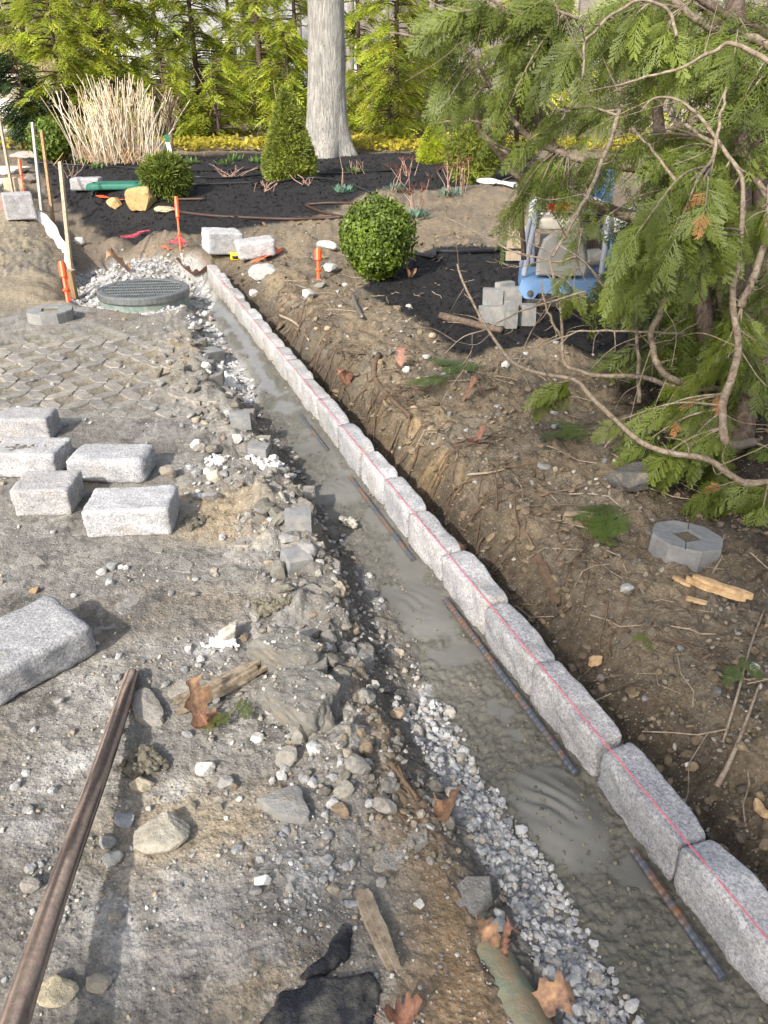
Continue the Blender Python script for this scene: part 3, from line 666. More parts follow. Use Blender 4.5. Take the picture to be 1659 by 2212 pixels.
# ------------------------------------------------------------------ loose granite blocks
def granite_block(px, py, size, rz, label, group=None, tilt=(0, 0), seed=1, rad=.012, sink=.006):
    p = hit(px, py); V, F = round_block(size, 22, rad, .007, seed); V = V @ rotm(tilt[0], tilt[1], 0).T
    V[:, 2] -= V[:, 2].min()
    o = build(MB().add(V, F, (0, 0, 0)), 'granite_block', M['granite'], local=True, smooth=True, loc=(p[0], p[1], p[2]-sink))
    o.rotation_euler = (0, 0, rz); tag(o, label, 'granite block', group or 'loose granite blocks'); return o, p
def at(px, py, dx=0, dy=0): p = hit(px, py); return p+np.array([dx, dy, 0])
B = {}
B['back'], _ = granite_block(64, 938, (.27, .17, .115), .02, 'white granite block rearmost of the left cluster, partly hidden by the mortar-stained block', seed=3)
B['mort'], pm = granite_block(76, 1012, (.29, .19, .115), -.06, 'granite block with a dab of mortar on its top', seed=4)
B['front'], _ = granite_block(112, 1092, (.225, .18, .12), .04, 'squarish granite block right in front of the mortar-stained block', seed=5)
B['tan'], _ = granite_block(248, 1022, (.335, .20, .11), -.03, 'pinkish granite block with rounded edges beside the squarish one', seed=6, rad=.03)
B['wide'], _ = granite_block(292, 1132, (.32, .20, .12), .06, 'wide granite block nearest the trench edge in the left cluster', seed=7)
B['big'], _ = granite_block(66, 1432, (.31, .24, .12), .86, 'big bluish granite block lying alone at the left edge', seed=8, rad=.02)
B['f1'], _ = granite_block(482, 548, (.34, .22, .20), .5, 'grey granite block standing beyond the curb end, left one of a pair', seed=9, tilt=(.12, .1))
B['f2'], _ = granite_block(553, 556, (.36, .24, .16), .25, 'pale granite block beyond the curb end, next to the yellow tape measure', seed=10, tilt=(.05, -.08), rad=.03)
B['f3'], _ = granite_block(190, 410, (.42, .26, .17), .1, 'pale granite block at the mulch edge beside the green valve lid', seed=11, rad=.03)
B['f4'], _ = granite_block(47, 472, (.34, .27, .30), .45, 'squat granite block holding down the white silt fabric', seed=12)
def clods(px_list, name, label, cat, mat, parent=None):
    pass
# mortar dab on the block
mb = MB(); r2 = np.random.default_rng(5)
bt = np.array(B['mort'].location)+np.array([-.005, -.02, .112])
scatter(mb, bt+r2.normal(0, 1, (38, 3))*np.array([.042, .016, .003]), r2.uniform(.012, .034, 38), np.tile((.15, .135, .10), (38, 1)), 1, .55, seed=6)
o = build(mb, 'mortar_dab', M['stone'], loc=bt); tag(o, 'dab of drying grey mortar on top of a granite block', 'mortar')

# ------------------------------------------------------------------ rocks and rubble, one by one
GREY = (.25, .245, .235); PALE = (.45, .44, .41); WHT = (.62, .61, .58); TAN = (.36, .29, .19); BRN = (.24, .18, .12); BLU = (.27, .28, .29); DRK = (.10, .095, .09)
ROCKS = [  # px, py (foot), width px, height px-ish factor, colour, label, k
 (565,603,66,.5,PALE,'large pale angular rock on the dirt just beyond the curb end'),(720,588,44,.4,PALE,'flat pale rock right of the short orange stake'),(664,645,30,.8,WHT,'white lumpy rock on the bank below the short orange stake'),
 (549,642,22,.9,WHT,'small white rock tucked against the back of the curb far end'),(707,537,48,.4,PALE,'pale flat rock poking out behind the dirt pile by the round boxwood'),(307,455,70,.8,(.50,.34,.15),'large yellow ochre boulder on the mulch edge'),
 (250,452,42,.65,(.46,.31,.14),'small yellow ochre boulder left of the large one'),(356,460,50,.25,(.52,.41,.26),'thin buff slab lying right of the yellow boulder'),(172,527,26,.7,PALE,'pale stone at the bottom of the dug-out pit'),
 (64,400,36,.6,(.26,.22,.2),'brownish stone behind the far orange stake'),(364,1030,42,.85,(.30,.27,.22),'crusty brown rock right of the pinkish granite block'),(425,968,30,.7,WHT,'rounded white stone lying above the mortar crust'),
 (512,960,30,.75,PALE,'pale stone right of the rounded white stone near the trench edge'),(465,1040,40,.6,(.47,.42,.33),'tan pebble-shaped rock below the mortar crust'),(457,1083,44,.6,GREY,'grey rock lying right of the wide granite block'),
 (430,1078,30,.5,BLU,'bluish flat stone beside the grey rock'),(655,1200,62,.6,GREY,'broken paver corner hanging at the trench edge below the clean paver face'),(625,1180,52,.4,GREY,'flat broken stone leaning on the broken paver corner'),
 (497,1382,54,.95,(.48,.44,.37),'chunky whitish rock beside the white powder patch'),(622,1655,58,.9,(.28,.26,.23),'blocky brown-grey rock in the near rubble'),(350,1822,132,.3,(.36,.33,.27),'broad flat tan rock half sunk in the dirt'),
 (240,1868,50,.75,PALE,'angular pale stone right of the wooden handle'),(230,1830,46,.5,GREY,'grey stone with rounded back just above the angular pale stone'),(442,1672,46,.6,WHT,'bright whitish stone in the rubble left of the blocky rock'),
 (487,1702,40,.7,BLU,'bluish stone beside the bright whitish stone'),(306,1705,54,.5,(.46,.40,.29),'cream coloured stone beside the crumbled mortar lump'),(272,1782,56,.35,BLU,'thin bluish flake of stone right of the handle'),
 (568,1912,38,.75,WHT,'white stone with grey face in the bare near dirt'),(552,1930,30,.7,GREY,'grey stone leaning on the white stone'),(250,1990,32,.8,(.33,.3,.26),'narrow curved shard of stone near the handle'),
 (66,1925,44,.8,GREY,'square grey stone left of the handle'),(64,1884,32,.6,BLU,'dark chip above the square grey stone'),(120,2160,90,.35,(.40,.35,.25),'large tan slab beside the lower end of the handle'),
 (214,2140,66,.3,(.30,.27,.22),'flat stone mostly buried right of the large tan slab'),(734,1290,40,1.25,(.36,.31,.24),'upright pointed rock on the trench slope'),(792,1632,30,1.5,BRN,'upright brown clod on the brown slope'),
 (858,1552,36,.6,(.36,.28,.2),'small tan stone near the gravel edge'),(1366,1062,110,.5,DRK,'dark wet-looking boulder under the cedar branches'),(1255,1125,86,.3,(.24,.19,.13),'flat brown clod of earth on the bank left of the octagonal paver'),
 (1175,1015,34,.5,GREY,'grey stone on the bank beside the pink-brown leaf'),(1490,1660,22,.6,WHT,'small white stone on the bare bank at lower right'),(885,668,20,.7,PALE,'pale egg-shaped stone on the edge of the mulch'),
 (640,1410,0,0,GREY,''),(1075,2010,40,.8,BLU,'bluish crushed stone resting by the buried pipe'),(1080,1985,34,.7,PALE,'pale angular stone next to the bluish one by the pipe'),(690,620,30,.4,GREY,'grey stone half buried on the bank'),
 (610,1910,0,0,GREY,''),(175,1415,17,.8,(.42,.3,.16),'little ochre stone under the edge of the big bluish granite block'),(112,1255,0,0,GREY,''),(74,1282,28,.6,(.30,.21,.12),'rust-brown stone in the paver joints at left'),
 (160,1290,16,.6,WHT,'tiny white stone right of the rust-brown stone'),(555,1600,34,.5,PALE,'pale stone below the big grey slab'),(575,1425,0,0,GREY,''),(610,1795,0,0,GREY,''),(560,1110,34,.5,GREY,'grey stone near the broken paver corner'),
 (735,1760,44,.5,BRN,'brown flat stone on the slope above the oak leaf'),(760,1960,36,.4,BLU,'long bluish stone at the tip of the black cloth'),(905,1960,28,.6,PALE,'pale stone on the brown dirt beside the splintered board'),
 (560,590,0,0,GREY,''),(1400,940,30,.5,GREY,'grey stone under the long bare branch')]
rk = 0
for px, py, w, hf, col, lab in ROCKS:
    if not lab: continue
    rk += 1; p = hit(px, py); m = mpp(p); ww = w*m
    V, F = rock_mesh((ww, ww*R.uniform(.65, .85), ww*hf*.9), 3 if w > 34 else 2, 8, 200+rk, .07, rz=R.uniform(-.4, .4), tilt=.12)
    V[:, 2] -= V[:, 2].min()+.12*ww*hf
    o = build(MB().add(V, F, np.array(col)*R.uniform(.92, 1.08)), 'loose_rock', M['rock'], local=True, loc=(p[0], p[1]+ww*.15, gz(p[0], p[1]+ww*.15)))
    tag(o, lab, 'rock')
# big slabs: heaved-up paving pieces with dirty tops
def slab(pts, h, name, label, cat, col, seed, tilt=0.0, mat='rock'):
    P = np.array([hit(a, b) for a, b in pts]); c = P.mean(0); Q = curve(np.vstack([P, P[:1]]), 5)[:-1]; n = len(Q)
    base = c[2]-.03; top = c[2]+h; mb = MB(); cc = np.array([c[0], c[1]])
    ring = []
    for zf, k in ((base, 1.02), (top-.012, 1.0), (top-.002, .95), (top, .7), (top+.002, .35)):
        xy = cc+(Q[:, :2]-cc)*k; zz = np.full(n, zf)+tilt*(xy[:, 1]-c[1])*(zf > base)
        if zf > base: zz = zz+.006*fbm(xy[:, 0]*14, xy[:, 1]*14, seed, 3)
        ring.append(np.stack([xy[:, 0]+.004*perlin(xy[:, 0]*60, xy[:, 1]*60+zf*50, seed+2), xy[:, 1], zz], -1))
    V = np.concatenate(ring+[[[c[0], c[1], top+.004]]]); i = np.arange(4)[:, None]*n; j = np.arange(n)[None]; j2 = (j+1) % n
    mb.add(V, np.stack([i+j, i+j2, i+n+j2, i+n+j], -1).reshape(-1, 4), col)
    mb.f.append(np.array([(4*n+a, 4*n+(a+1) % n, 5*n) for a in range(n)]))
    o = build(mb, name, M[mat], loc=(c[0], c[1], base)); tag(o, label, cat); return o
def dirty_slab(px, py, size, rz, label, seed, n, tilt=.05):
    p = hit(px, py); V, F = rock_mesh(size, 4, 7, seed, .10, rz=rz, tilt=tilt); V[:, 2] = np.minimum(V[:, 2], size[2]*.30+.010*fbm(V[:, 0]*18, V[:, 1]*18, seed, 4)); V[:, 2] -= V[:, 2].min()+size[2]*.30
    V = V+.0035*np.stack([n3(V, 40, 1), n3(V, 40, 3), n3(V, 30, 5)], -1)
    t = thing('stone_slab', label, 'slab', p); build(MB().add(V+p, F, (.175, .168, .15)), 'slab', M['rock'], t)
    r = np.random.default_rng(seed); top = V[(V[:, 2] > np.quantile(V[:, 2], .72))]; q = top[r.integers(0, len(top), n)]+p; mb = MB(); scatter(mb, q, r.uniform(.004, .016, n), soilcol(n, r), 0, .6, seed=seed+1, sink=.2)
    build(mb, 'gravel_on_top', M['stone'], t, kind='stuff')
def soilcol(n, r, white=.0):
    base = np.array([(.36,.355,.34), (.25,.245,.235), (.45,.43,.39), (.33,.27,.19), (.52,.51,.49), (.19,.18,.165)])
    i = r.choice(6, n, p=np.array([.28, .26, .12, .18, .04, .12])); c = base[i]*r.uniform(.75, 1.1, (n, 1))
    return c*(1-white)+np.array((.55, .55, .54))*white*r.uniform(.75, 1.1, (n, 1))
dirty_slab(625, 1425, (.245, .165, .15), .1, 'grey slab heaved up at the trench edge with gravel on it', 21, 30)
dirty_slab(650, 1540, (.255, .20, .16), -.2, 'large roundish grey slab below the heaved-up one', 25, 45)
slab([(556,1742),(640,1702),(660,1740),(668,1778),(610,1775)], .022, 'stone_slab', 'smooth triangular slab sunk in the near dirt', 'slab', (.255,.25,.235), 23)
slab([(360,1502),(400,1470),(470,1482),(466,1506),(395,1520)], .012, 'stone_slab', 'low buried slab above the oak leaf', 'slab', (.30,.28,.24), 24)
slab([(282,1512),(318,1495),(352,1535),(350,1566),(300,1560)], .022, 'stone_slab', 'broken slab corner right of the handle top', 'slab', (.30,.28,.25), 25)
slab([(805,505),(806,506),(812,509),(808,510)], .01, 'stone_chip', 'pale stone chip at the foot of the round boxwood', 'stone', PALE, 26)
# broken paver ends along the trench, faces showing
def paver_end(px, py, size, rz, label, tilt=(0, 0), mat='paverface'):
    p = hit(px, py); V, F = round_block(size, 5, .006, .0015, int(px)); V = V @ rotm(tilt[0], tilt[1], 0).T
    o = build(MB().add(V, F), 'paver_piece', M[mat], local=True, loc=(p[0], p[1], p[2]+size[2]*.22)); o.rotation_euler = (0, 0, rz); tag(o, label, 'paver'); return o
paver_end(645, 1136, (.10, .085, .085), .1, 'broken paver with a clean grey face at the trench edge', (.05, 0))
paver_end(520, 915, (.10, .09, .075), .2, 'paver stub at the trench edge level with the squarish granite block')
paver_end(560, 985, (.085, .09, .075), -.1, 'paver stub with mortar on top hanging over the trench', (0, .08))
paver_end(455, 775, (.16, .1, .09), .9, 'mortar-streaked paver tilted over the far trench', (.1, .12))
paver_end(295, 655, (.17, .1, .10), .15, 'cut paver half buried in front of the round grate')
paver_end(640, 1220, (.09, .09, .075), .5, 'tilted paver corner in the rubble slope', (.2, .1))
# white mortar crusts
def crust(pts, name, label, n, sz, col, lift=.0, k=1):
    mb = MB(); P = np.array([hit(a, b) for a, b in pts]); c = P.mean(0); r = np.random.default_rng(int(pts[0][0]))
    w = r.dirichlet(np.ones(len(P))*.8, n); q = w @ P; q[:, 2] = ground(q[:, 0], q[:, 1])+lift*r.random(n)
    scatter(mb, q, r.uniform(sz[0], sz[1], n), np.array(col)*r.uniform(.85, 1.1, (n, 1)), k, .7, seed=int(pts[0][1]), sink=.35)
    o = build(mb, name, M['stone'], loc=c); tag(o, label, 'mortar'); return o
crust([(425,1000),(460,975),(500,985),(498,1008),(450,1010)], 'mortar_crust', 'knobbly white crust of old mortar on the street edge', 70, (.014,.034), (.50,.50,.49), .015)
crust([(515,1000),(560,1005),(600,1012),(650,1030),(600,1020)], 'mortar_crust', 'long white ragged mortar crust at the brink of the trench', 110, (.014,.04), (.58,.57,.54), .02)
crust([(440,820),(480,800),(530,850),(500,835)], 'mortar_crust', 'broad pale mortar slab crumbling into the far trench', 110, (.02,.06), (.55,.54,.50), .03)
crust([(435,1395),(470,1375),(505,1382),(525,1400),(470,1402)], 'cement_powder', 'patch of spilled white cement powder beside the whitish rock', 160, (.006,.018), (.72,.72,.71), .008)
crust([(250,1665),(300,1610),(340,1625),(330,1680),(380,1655),(280,1690)], 'mortar_lump', 'crumbled lump of damp mortar right of the handle', 190, (.010,.030), (.145,.13,.095), .02)
crust([(395,1125),(400,1120),(410,1150),(470,1120)], 'mortar_lump', 'dark crumbs of mortar beside the wide granite block', 60, (.01,.024), (.13,.12,.095), .01)
crust([(540,1300),(620,1310),(560,1340),(640,1290)], 'mortar_lump', 'spilled mortar crumbs on the ground above the heaved slab', 110, (.010,.028), (.15,.135,.10), .012)
crust([(735,1120),(760,1130),(770,1150),(745,1140)], 'mortar_lump', 'pale lump of mortar lying in the trench', 30, (.014,.04), (.42,.39,.33), .02)

# ------------------------------------------------------------------ gravel: the larger stones one by one, the rest as masses
def mass(name, test, n, box4, smin, smax, white, seed, kind='stuff', cols=None, pw=2.2, k=0, near=True):
    r = np.random.default_rng(seed); y0, y1, m0, m1 = box4
    y = y0*(y1/y0)**r.random(n*3) if near else r.uniform(y0, y1, n*3)
    x = r.uniform(m0, m1, n*3)*(y+.55)
    keep = test(x, y, r)
    x = x[keep][:n]; y = y[keep][:n]; z = ground(x, y); n = len(x)
    sz = smin+(smax-smin)*r.random(n)**pw*(1)
    sz = sz*np.clip(.55+y*.16, .6, 1.5)
    c = soilcol(n, r, white) if cols is None else np.array(cols)[r.integers(0, len(cols), n)]*r.uniform(.75, 1.2, (n, 1))
    mb = MB(); scatter(mb, np.stack([x, y, z], -1), sz, c, k, .7, seed=seed+1)
    return build(mb, name, M['stone'], kind=kind)
def t_left(x, y, r):
    s, t = st(x, y); e = np.interp(s, E1[:, 0], E1[:, 1]); d = e-t
    dens = .14+.86*np.exp(-np.maximum(d, 0)/.35)+.25*(y < 2.0)
    dens = dens*(.10+1.1*sm(-.05, .35, fbm(x*3.2, y*3.2, 91, 3)))
    lat = polyw(x, y, LAT, .2)
    return (t < e) & (s < 6.2) & (r.random(len(x)) < dens*(1-.75*lat))
def t_grav(x, y, r):
    s, t = st(x, y); a = np.interp(s, E1[:, 0], E1[:, 1]); b = np.interp(s, E2[:, 0], E2[:, 1]); k = (t-a)/(b-a)
    return (k > .0) & (k < 1.02) & (s < 6.6) & (s > -1) & ~((s < 1.0) & (k < .42))
def t_white(x, y, r):
    s, t = st(x, y); a = np.interp(s, E1[:, 0], E1[:, 1]); b = np.interp(s, E2[:, 0], E2[:, 1]); k = (t-a)/(b-a)
    w = (k > .46) & (k < 1.12) & (s < .98)
    return w | ((k > .8) & (k < 1.0) & (s < 1.5) & (r.random(len(x)) < .3))
def t_bank(x, y, r):
    s, t = st(x, y)
    mul = np.maximum(polyw(x, y, Z_MULCH_FAR, .1, .1), polyw(x, y, Z_MULCH_NEAR, .1, .1)); duff = polyw(x, y, Z_DUFF_SHADE, .2)
    dens = (.25+.75*sm(-.1, .3, fbm(x*2.2, y*2.2, 92, 3)))*(1-mul)*(1-.7*duff)
    return (((t > .16) & (s < 7.3)) | (s > 7.3)) & (r.random(len(x)) < dens)
def t_far(x, y, r):
    return (np.maximum(polyw(x, y, Z_PAD, .05, .05), polyw(x, y, Z_STRIP, .05, .05)) > .5)
def t_mul(x, y, r):
    return np.maximum(polyw(x, y, Z_MULCH_FAR, .05, .1), polyw(x, y, Z_MULCH_NEAR, .05, .1)) > .5
mass('street_gravel', t_left, 9000, (.75, 6.5, -.66, .3), .004, .020, .0, 301, pw=2.8)
mass('edge_rubble', lambda x, y, r: (lambda s, t: (lambda d: (d > -.06) & (d < .5) & (r.random(len(x)) < np.exp(-d/.16)) & (s > .4) & (s < 5.6))(np.interp(s, E1[:, 0], E1[:, 1])-t))(*st(x, y)), 2600, (1.0, 5.6, -.5, .3), .010, .042, 0, 311, cols=[(.2,.18,.145), (.24,.215,.175), (.28,.26,.225), (.17,.155,.125), (.34,.32,.28), (.22,.175,.12)], pw=2.0)
mass('trench_gravel', t_grav, 3800, (.75, 7.0, -.5, .6), .006, .034, .15, 302, pw=2.0)
mass('crushed_gravel', t_white, 4600, (.7, 1.9, .0, .65), .005, .030, .45, 303, pw=1.3, near=False)
mass('bank_gravel', t_bank, 8500, (.8, 10, -.55, .62), .005, .026, .0, 304, pw=2.4, cols=[(.21,.165,.11), (.23,.185,.125), (.18,.14,.095), (.25,.22,.17), (.18,.165,.14), (.32,.3,.26)])
mass('pale_gravel', t_far, 2600, (4, 8.2, -.6, .1), .014, .040, .45, 305, near=False, pw=1.3)
mass('mortar_crumbs', lambda x, y, r: (lambda s, t: (t > np.interp(s, E2[:, 0], E2[:, 1])-.02) & (t < .0) & (mortar_rough(x, y, t, np.interp(s, E2[:, 0], E2[:, 1])) > .5) & (s < 6.5))(*st(x, y)), 3600, (.7, 6.5, -.4, .65), .004, .016, 0, 306, cols=[(.165,.15,.11), (.19,.175,.13), (.14,.13,.095)], pw=1.6)
# clods of soil
mass('edge_clods', lambda x, y, r: (lambda s, t: (lambda d: (d > -.10) & (d < .35) & (r.random(len(x)) < np.exp(-np.abs(d-.06)/.12)) & (s > .5) & (s < 5.4))(np.interp(s, E1[:, 0], E1[:, 1])-t))(*st(x, y)), 520, (1.1, 5.6, -.5, .3), .025, .085, 0, 312, cols=[(.17,.155,.13), (.20,.185,.155), (.15,.138,.115), (.22,.205,.18)], pw=1.8, k=1)
mass('soil_clods', lambda x, y, r: (lambda s, t: (t > .12) & (np.maximum(polyw(x, y, Z_MULCH_NEAR, .1, .1), polyw(x, y, Z_MULCH_FAR, .1, .1)) < .3) & (r.random(len(x)) < sm(-.1, .35, fbm(x*2.6, y*2.6, 93, 3))+.5*(t < .5)))(*st(x, y)), 5200, (.8, 9.5, -.5, .6), .008, .05, 0, 307, cols=[(.18,.138,.09), (.20,.155,.10), (.15,.118,.08), (.11,.09,.068)], pw=2.6)
MARKS = [(hit(a, b), c) for a, b, c in [(64, 1040, 'by the mortar-stained block'), (270, 1030, 'by the pinkish granite block'), (300, 1160, 'by the wide granite block'), (100, 1440, 'by the big bluish block'), (280, 1480, 'by the top of the wooden handle'), (170, 1800, 'along the middle of the wooden handle'),
    (430, 1565, 'by the curled tan oak leaf'), (650, 1500, 'by the roundish grey slab'), (620, 1390, 'by the heaved-up grey slab'), (645, 1120, 'by the clean broken paver'), (560, 970, 'by the paver stub with mortar'), (460, 995, 'by the knobbly mortar crust'), (350, 1810, 'by the broad flat tan rock'), (620, 1740, 'by the triangular sunken slab'), (470, 830, 'by the pale mortar slab'), (570, 1910, 'by the white stone with grey face'),
    (490, 1380, 'by the white cement patch'), (970, 1790, 'by the folded oak leaf'), (1070, 2000, 'by the buried pipe'), (1172, 2172, 'by the large lobed oak leaf'), (1290, 1740, 'by the trowelled mortar heap'), (1475, 1170, 'by the octagonal paver under the cedar'), (1255, 1110, 'by the flat brown clod'), (1030, 960, 'by the pinkish oak leaf'), (1010, 800, 'by the wilted cedar cutting'), (688, 603, 'by the short orange stake'),
    (1000, 700, 'by the thick cut branch'), (850, 850, 'by the bent dark root'), (1550, 1300, 'by the fresh split wood'), (1450, 1500, 'on the bare bank by the near curb'), (740, 850, 'by the brown leaf behind the curb'), (1370, 1040, 'by the dark boulder under the cedar'), (565, 590, 'by the large pale rock beyond the curb'), (900, 470, 'by the red-brown stems'), (310, 520, 'by the dug-out pit')]]
def named_stones(test, n, box4, smin, smax, white, seed, name, label, cat, group, k=1):
    r = np.random.default_rng(seed); y0, y1, m0, m1 = box4; N = n*12
    y = r.uniform(y0, y1, N); x = r.uniform(m0, m1, N)*(y+.55); kp = test(x, y, r); x = x[kp][:n]; y = y[kp][:n]
    mes = []
    for i in range(10):
        V, F = rock_mesh((1, r.uniform(.65, .95), r.uniform(.45, .75)), k, 8, seed*31+i, .07)
        cl = soilcol(1, r, white)[0]; m = MB().add(V, F, cl).mesh(name); m['tone'] = ('brownish' if cl[0]-cl[2] > .06 else 'pale' if cl[1] > .36 else 'dark grey' if cl[1] < .22 else 'grey'); m.materials.append(M['stone']); mes.append(m)
    for a, b in zip(x, y):
        sz = (smin+(smax-smin)*r.random()**1.5)*min(1.5, .65+.16*b)
        o = bpy.data.objects.new(name, mes[r.integers(10)]); COL.objects.link(o); o.location = (a, b, gz(a, b)+sz*.14); o.scale = (sz,)*3
        o.rotation_euler = (0, 0, r.uniform(0, 6.28)); tn = o.data['tone']
        k = min(range(len(MARKS)), key=lambda i: (MARKS[i][0][0]-a)**2+(MARKS[i][0][1]-b)**2); tag(o, label % (tn, MARKS[k][1]), cat, group)
named_stones(t_left, 150, (1.0, 4.6, -.6, .2), .022, .046, .12, 401, 'rubble_stone', 'small %s stone in the street rubble %s', 'stone', 'small stones on the torn-up street')
named_stones(t_white, 70, (.72, 1.7, .0, .65), .026, .048, .35, 402, 'crushed_stone', '%s crushed stone in the gravel strip %s', 'stone', 'crushed stones along the mortar')
named_stones(t_bank, 60, (1.4, 6.5, -.1, .5), .022, .05, 0, 403, 'bank_stone', 'small %s stone on the earth bank %s', 'stone', 'small stones on the bank')
# mulch chips
r = np.random.default_rng(77); N = 30000
y = r.uniform(4.6, 17, N); x = r.uniform(-.6, .6, N)*(y+.55); kp = t_mul(x, y, r) & (r.random(N) < np.clip(1.3-y/18, .3, 1)); x = x[kp][:11000]; y = y[kp][:11000]; n = len(x)
z = ground(x, y); L = r.uniform(.02, .07, n)*np.clip(y/9, .7, 1.5); a = r.uniform(0, 6.28, n); e = r.normal(0, .35, n)
dx = np.stack([np.cos(a)*np.cos(e), np.sin(a)*np.cos(e), np.sin(e)], -1)*(L/2)[:, None]; sd = np.stack([-np.sin(a), np.cos(a), np.zeros(n)], -1)*(L*.16)[:, None]
c = np.stack([x, y, z+.008], -1); V = np.stack([c-dx-sd, c+dx-sd*.5, c+dx+sd*.5, c-dx+sd, c+np.array([0, 0, .012])], 1).reshape(-1, 3)
F = np.array([(0,1,4), (1,2,4), (2,3,4), (3,0,4)])[None]+np.arange(n)[:, None, None]*5
cc = np.array([(.02,.019,.02), (.03,.028,.028), (.014,.014,.015), (.06,.05,.042)])[r.choice(4, n, p=[.4,.3,.25,.05])]
build(MB().add(V, F.reshape(-1, 3), np.repeat(cc, 5, 0)), 'mulch_chips', M['mulch'], kind='stuff')

# ------------------------------------------------------------------ grate, stakes, string, small site things
g0 = MH.copy(); g0[2] = gz(MH[0], MH[1]); gtop = .012
mh = thing('manhole', 'round slotted iron grate set on a green-grey ring in the gravel pad', 'manhole', (g0[0], g0[1], -.12))
build(lathe(MB(), [(.36,-.25),(.36,gtop-.045),(.345,gtop-.04)], (g0[0],g0[1],0), 40, capt=False), 'ring', M['ring'], mh, smooth=False)
build(lathe(MB(), [(.30,gtop-.06),(.37,gtop-.06),(.375,gtop-.05),(.375,gtop-.008),(.365,gtop),(.325,gtop),(.32,gtop-.004),(.32,gtop-.03)], (g0[0],g0[1],0), 48, capb=False, capt=False), 'frame', M['iron'], mh)
build(lathe(MB(), [(.0,gtop-.075),(.31,gtop-.075)], (g0[0],g0[1],0), 32, capb=False, capt=False), 'sump', M['pit'], mh)
ga = .12; gm = rotm(0, 0, ga)
for i in range(-15, 16):
    x = i*.0205; hl = math.sqrt(max(.318**2-x*x, 0))
    if hl < .02: continue
    build(box(MB(), (g0[0]+gm[0,0]*x, g0[1]+gm[1,0]*x, gtop-.022), (.0115, 2*hl, .035), gm), 'bar', M['iron'], mh)
for y in (-.2, -.1, 0, .1, .2):
    hl = math.sqrt(.318**2-y*y); build(box(MB(), (g0[0]+gm[0,1]*y, g0[1]+gm[1,1]*y, gtop-.020), (2*hl, .022, .038), gm), 'cross_bar', M['iron'], mh)
def orange_stake(foot, head, label, w=.021, cap=True):
    p = hit(*foot); dep = float((p-CAM) @ np.array([0, math.cos(PITCH), -math.sin(PITCH)])); q = D(head[0], head[1], dep*.995)
    v = q-p; L = np.linalg.norm(v); v /= L
    t = thing('marker_stake', label, 'marker stake', p, 'orange plastic marker stakes')
    build(tube(MB(), [p-v*.1, p+v*L*.62], [w*.5, w*.52], 8), 'shaft', M['orange'], t)
    build(tube(MB(), [p+v*L*.25, p+v*(L*.25+.005), p+v*(L*.25+.02), p+v*(L*.25+.025)], [w*.6, w*.95, w*.95, w*.6], 10), 'collar', M['orange'], t)
    build(tube(MB(), [p+v*L*.60, p+v*L*.61, p+v*L*.95, p+v*L*.955, p+v*L*.995, p+v*L], [w*.6, w*.98, w*1.02, w*.9, w*.88, w*.7], 12), 'cap', M['orange'], t, smooth=False); return t
orange_stake((390,539), (380,425), 'tall orange plastic stake standing left of the curb far end')
orange_stake((688,603), (687,537), 'short orange plastic stake on the bank left of the round boxwood', .028)
orange_stake((147,652), (132,565), 'front one of two orange plastic stakes beside the silt fence', .027)
orange_stake((151,650), (135,573), 'rear one of two orange plastic stakes beside the silt fence', .024)
orange_stake((54,432), (41,344), 'orange plastic stake at the far left behind the fence fabric', .022)
# silt fence: stakes and fabric
sf0 = hit(158, 612)
fence = thing('silt_fence', 'sagging strip of white silt fabric on four tall wooden stakes', 'silt fence', sf0)
def stakep(foot, head, w, mat):
    p = hit(*foot); dep = float((p-CAM) @ np.array([0, math.cos(PITCH), -math.sin(PITCH)])); q = D(head[0], head[1], dep)
    v = q-p; L = np.linalg.norm(v); z, x, y = None, None, None
    x_, y_, z_ = frame(v, (0.2, 1, 0)); Mx = np.stack([x_, y_, z_], 1)
    build(box(MB(), (p+q)/2-v/L*.06, (w, w*.85, L+.12), Mx), 'stake', mat, fence)
stakep((156,612), (130,350), .034, M['stake']); stakep((117,492), (90,283), .036, M['stakedark']); stakep((90,455), (70,265), .036, M['stakegrey']); stakep((28,420), (0,262), .034, M['stake'])
top = [(11,415),(30,425),(48,447),(75,452),(100,466),(122,492),(145,532),(156,565),(160,600)]; bot = [(14,430),(36,446),(55,470),(78,478),(100,500),(118,524),(136,558),(150,590),(159,615)]
depb = [float((hit(*b)-CAM) @ np.array([0, math.cos(PITCH), -math.sin(PITCH)])) for b in bot]
Pt = curve([D(a[0], a[1], d*.998) for a, d in zip(top, depb)], 6); Pb = curve([D(a[0], a[1], d) for a, d in zip(bot, depb)], 6)
rowsF = []
for k in np.linspace(0, 1, 7):
    row = Pt*(1-k)+(Pb-np.array([0, 0, .03]))*k; u = np.arange(len(row))
    row = row+np.stack([.012*np.sin(u*.9+k*2), .02*np.sin(u*.55+3*k), 0*u], -1); rowsF.append(row)
n = len(Pt); V = np.concatenate(rowsF); i = np.arange(6)[:, None]*n; j = np.arange(n-1)[None]
F = np.stack([i+j, i+j+1, i+n+j+1, i+n+j], -1).reshape(-1, 4)
mb = MB(); mb.add(V, F); mb.add(V+np.array([.004, -.002, 0]), F[:, ::-1])
build(mb, 'fabric', M['fabric'], fence, smooth=True)
p = hit(155, 645); q = D(153, 598, float((p-CAM) @ np.array([0, math.cos(PITCH), -math.sin(PITCH)])))
t = thing('wooden_peg', 'short square wooden peg behind the pair of orange stakes', 'peg', p)
build(box(MB(), (p+q)/2, (.075, .07, np.linalg.norm(q-p)+.1)), 'post', M['stakedark'], t); build(box(MB(), q+np.array([0, 0, .055]), (.078, .072, .012)), 'top', M['stakegrey'], t)
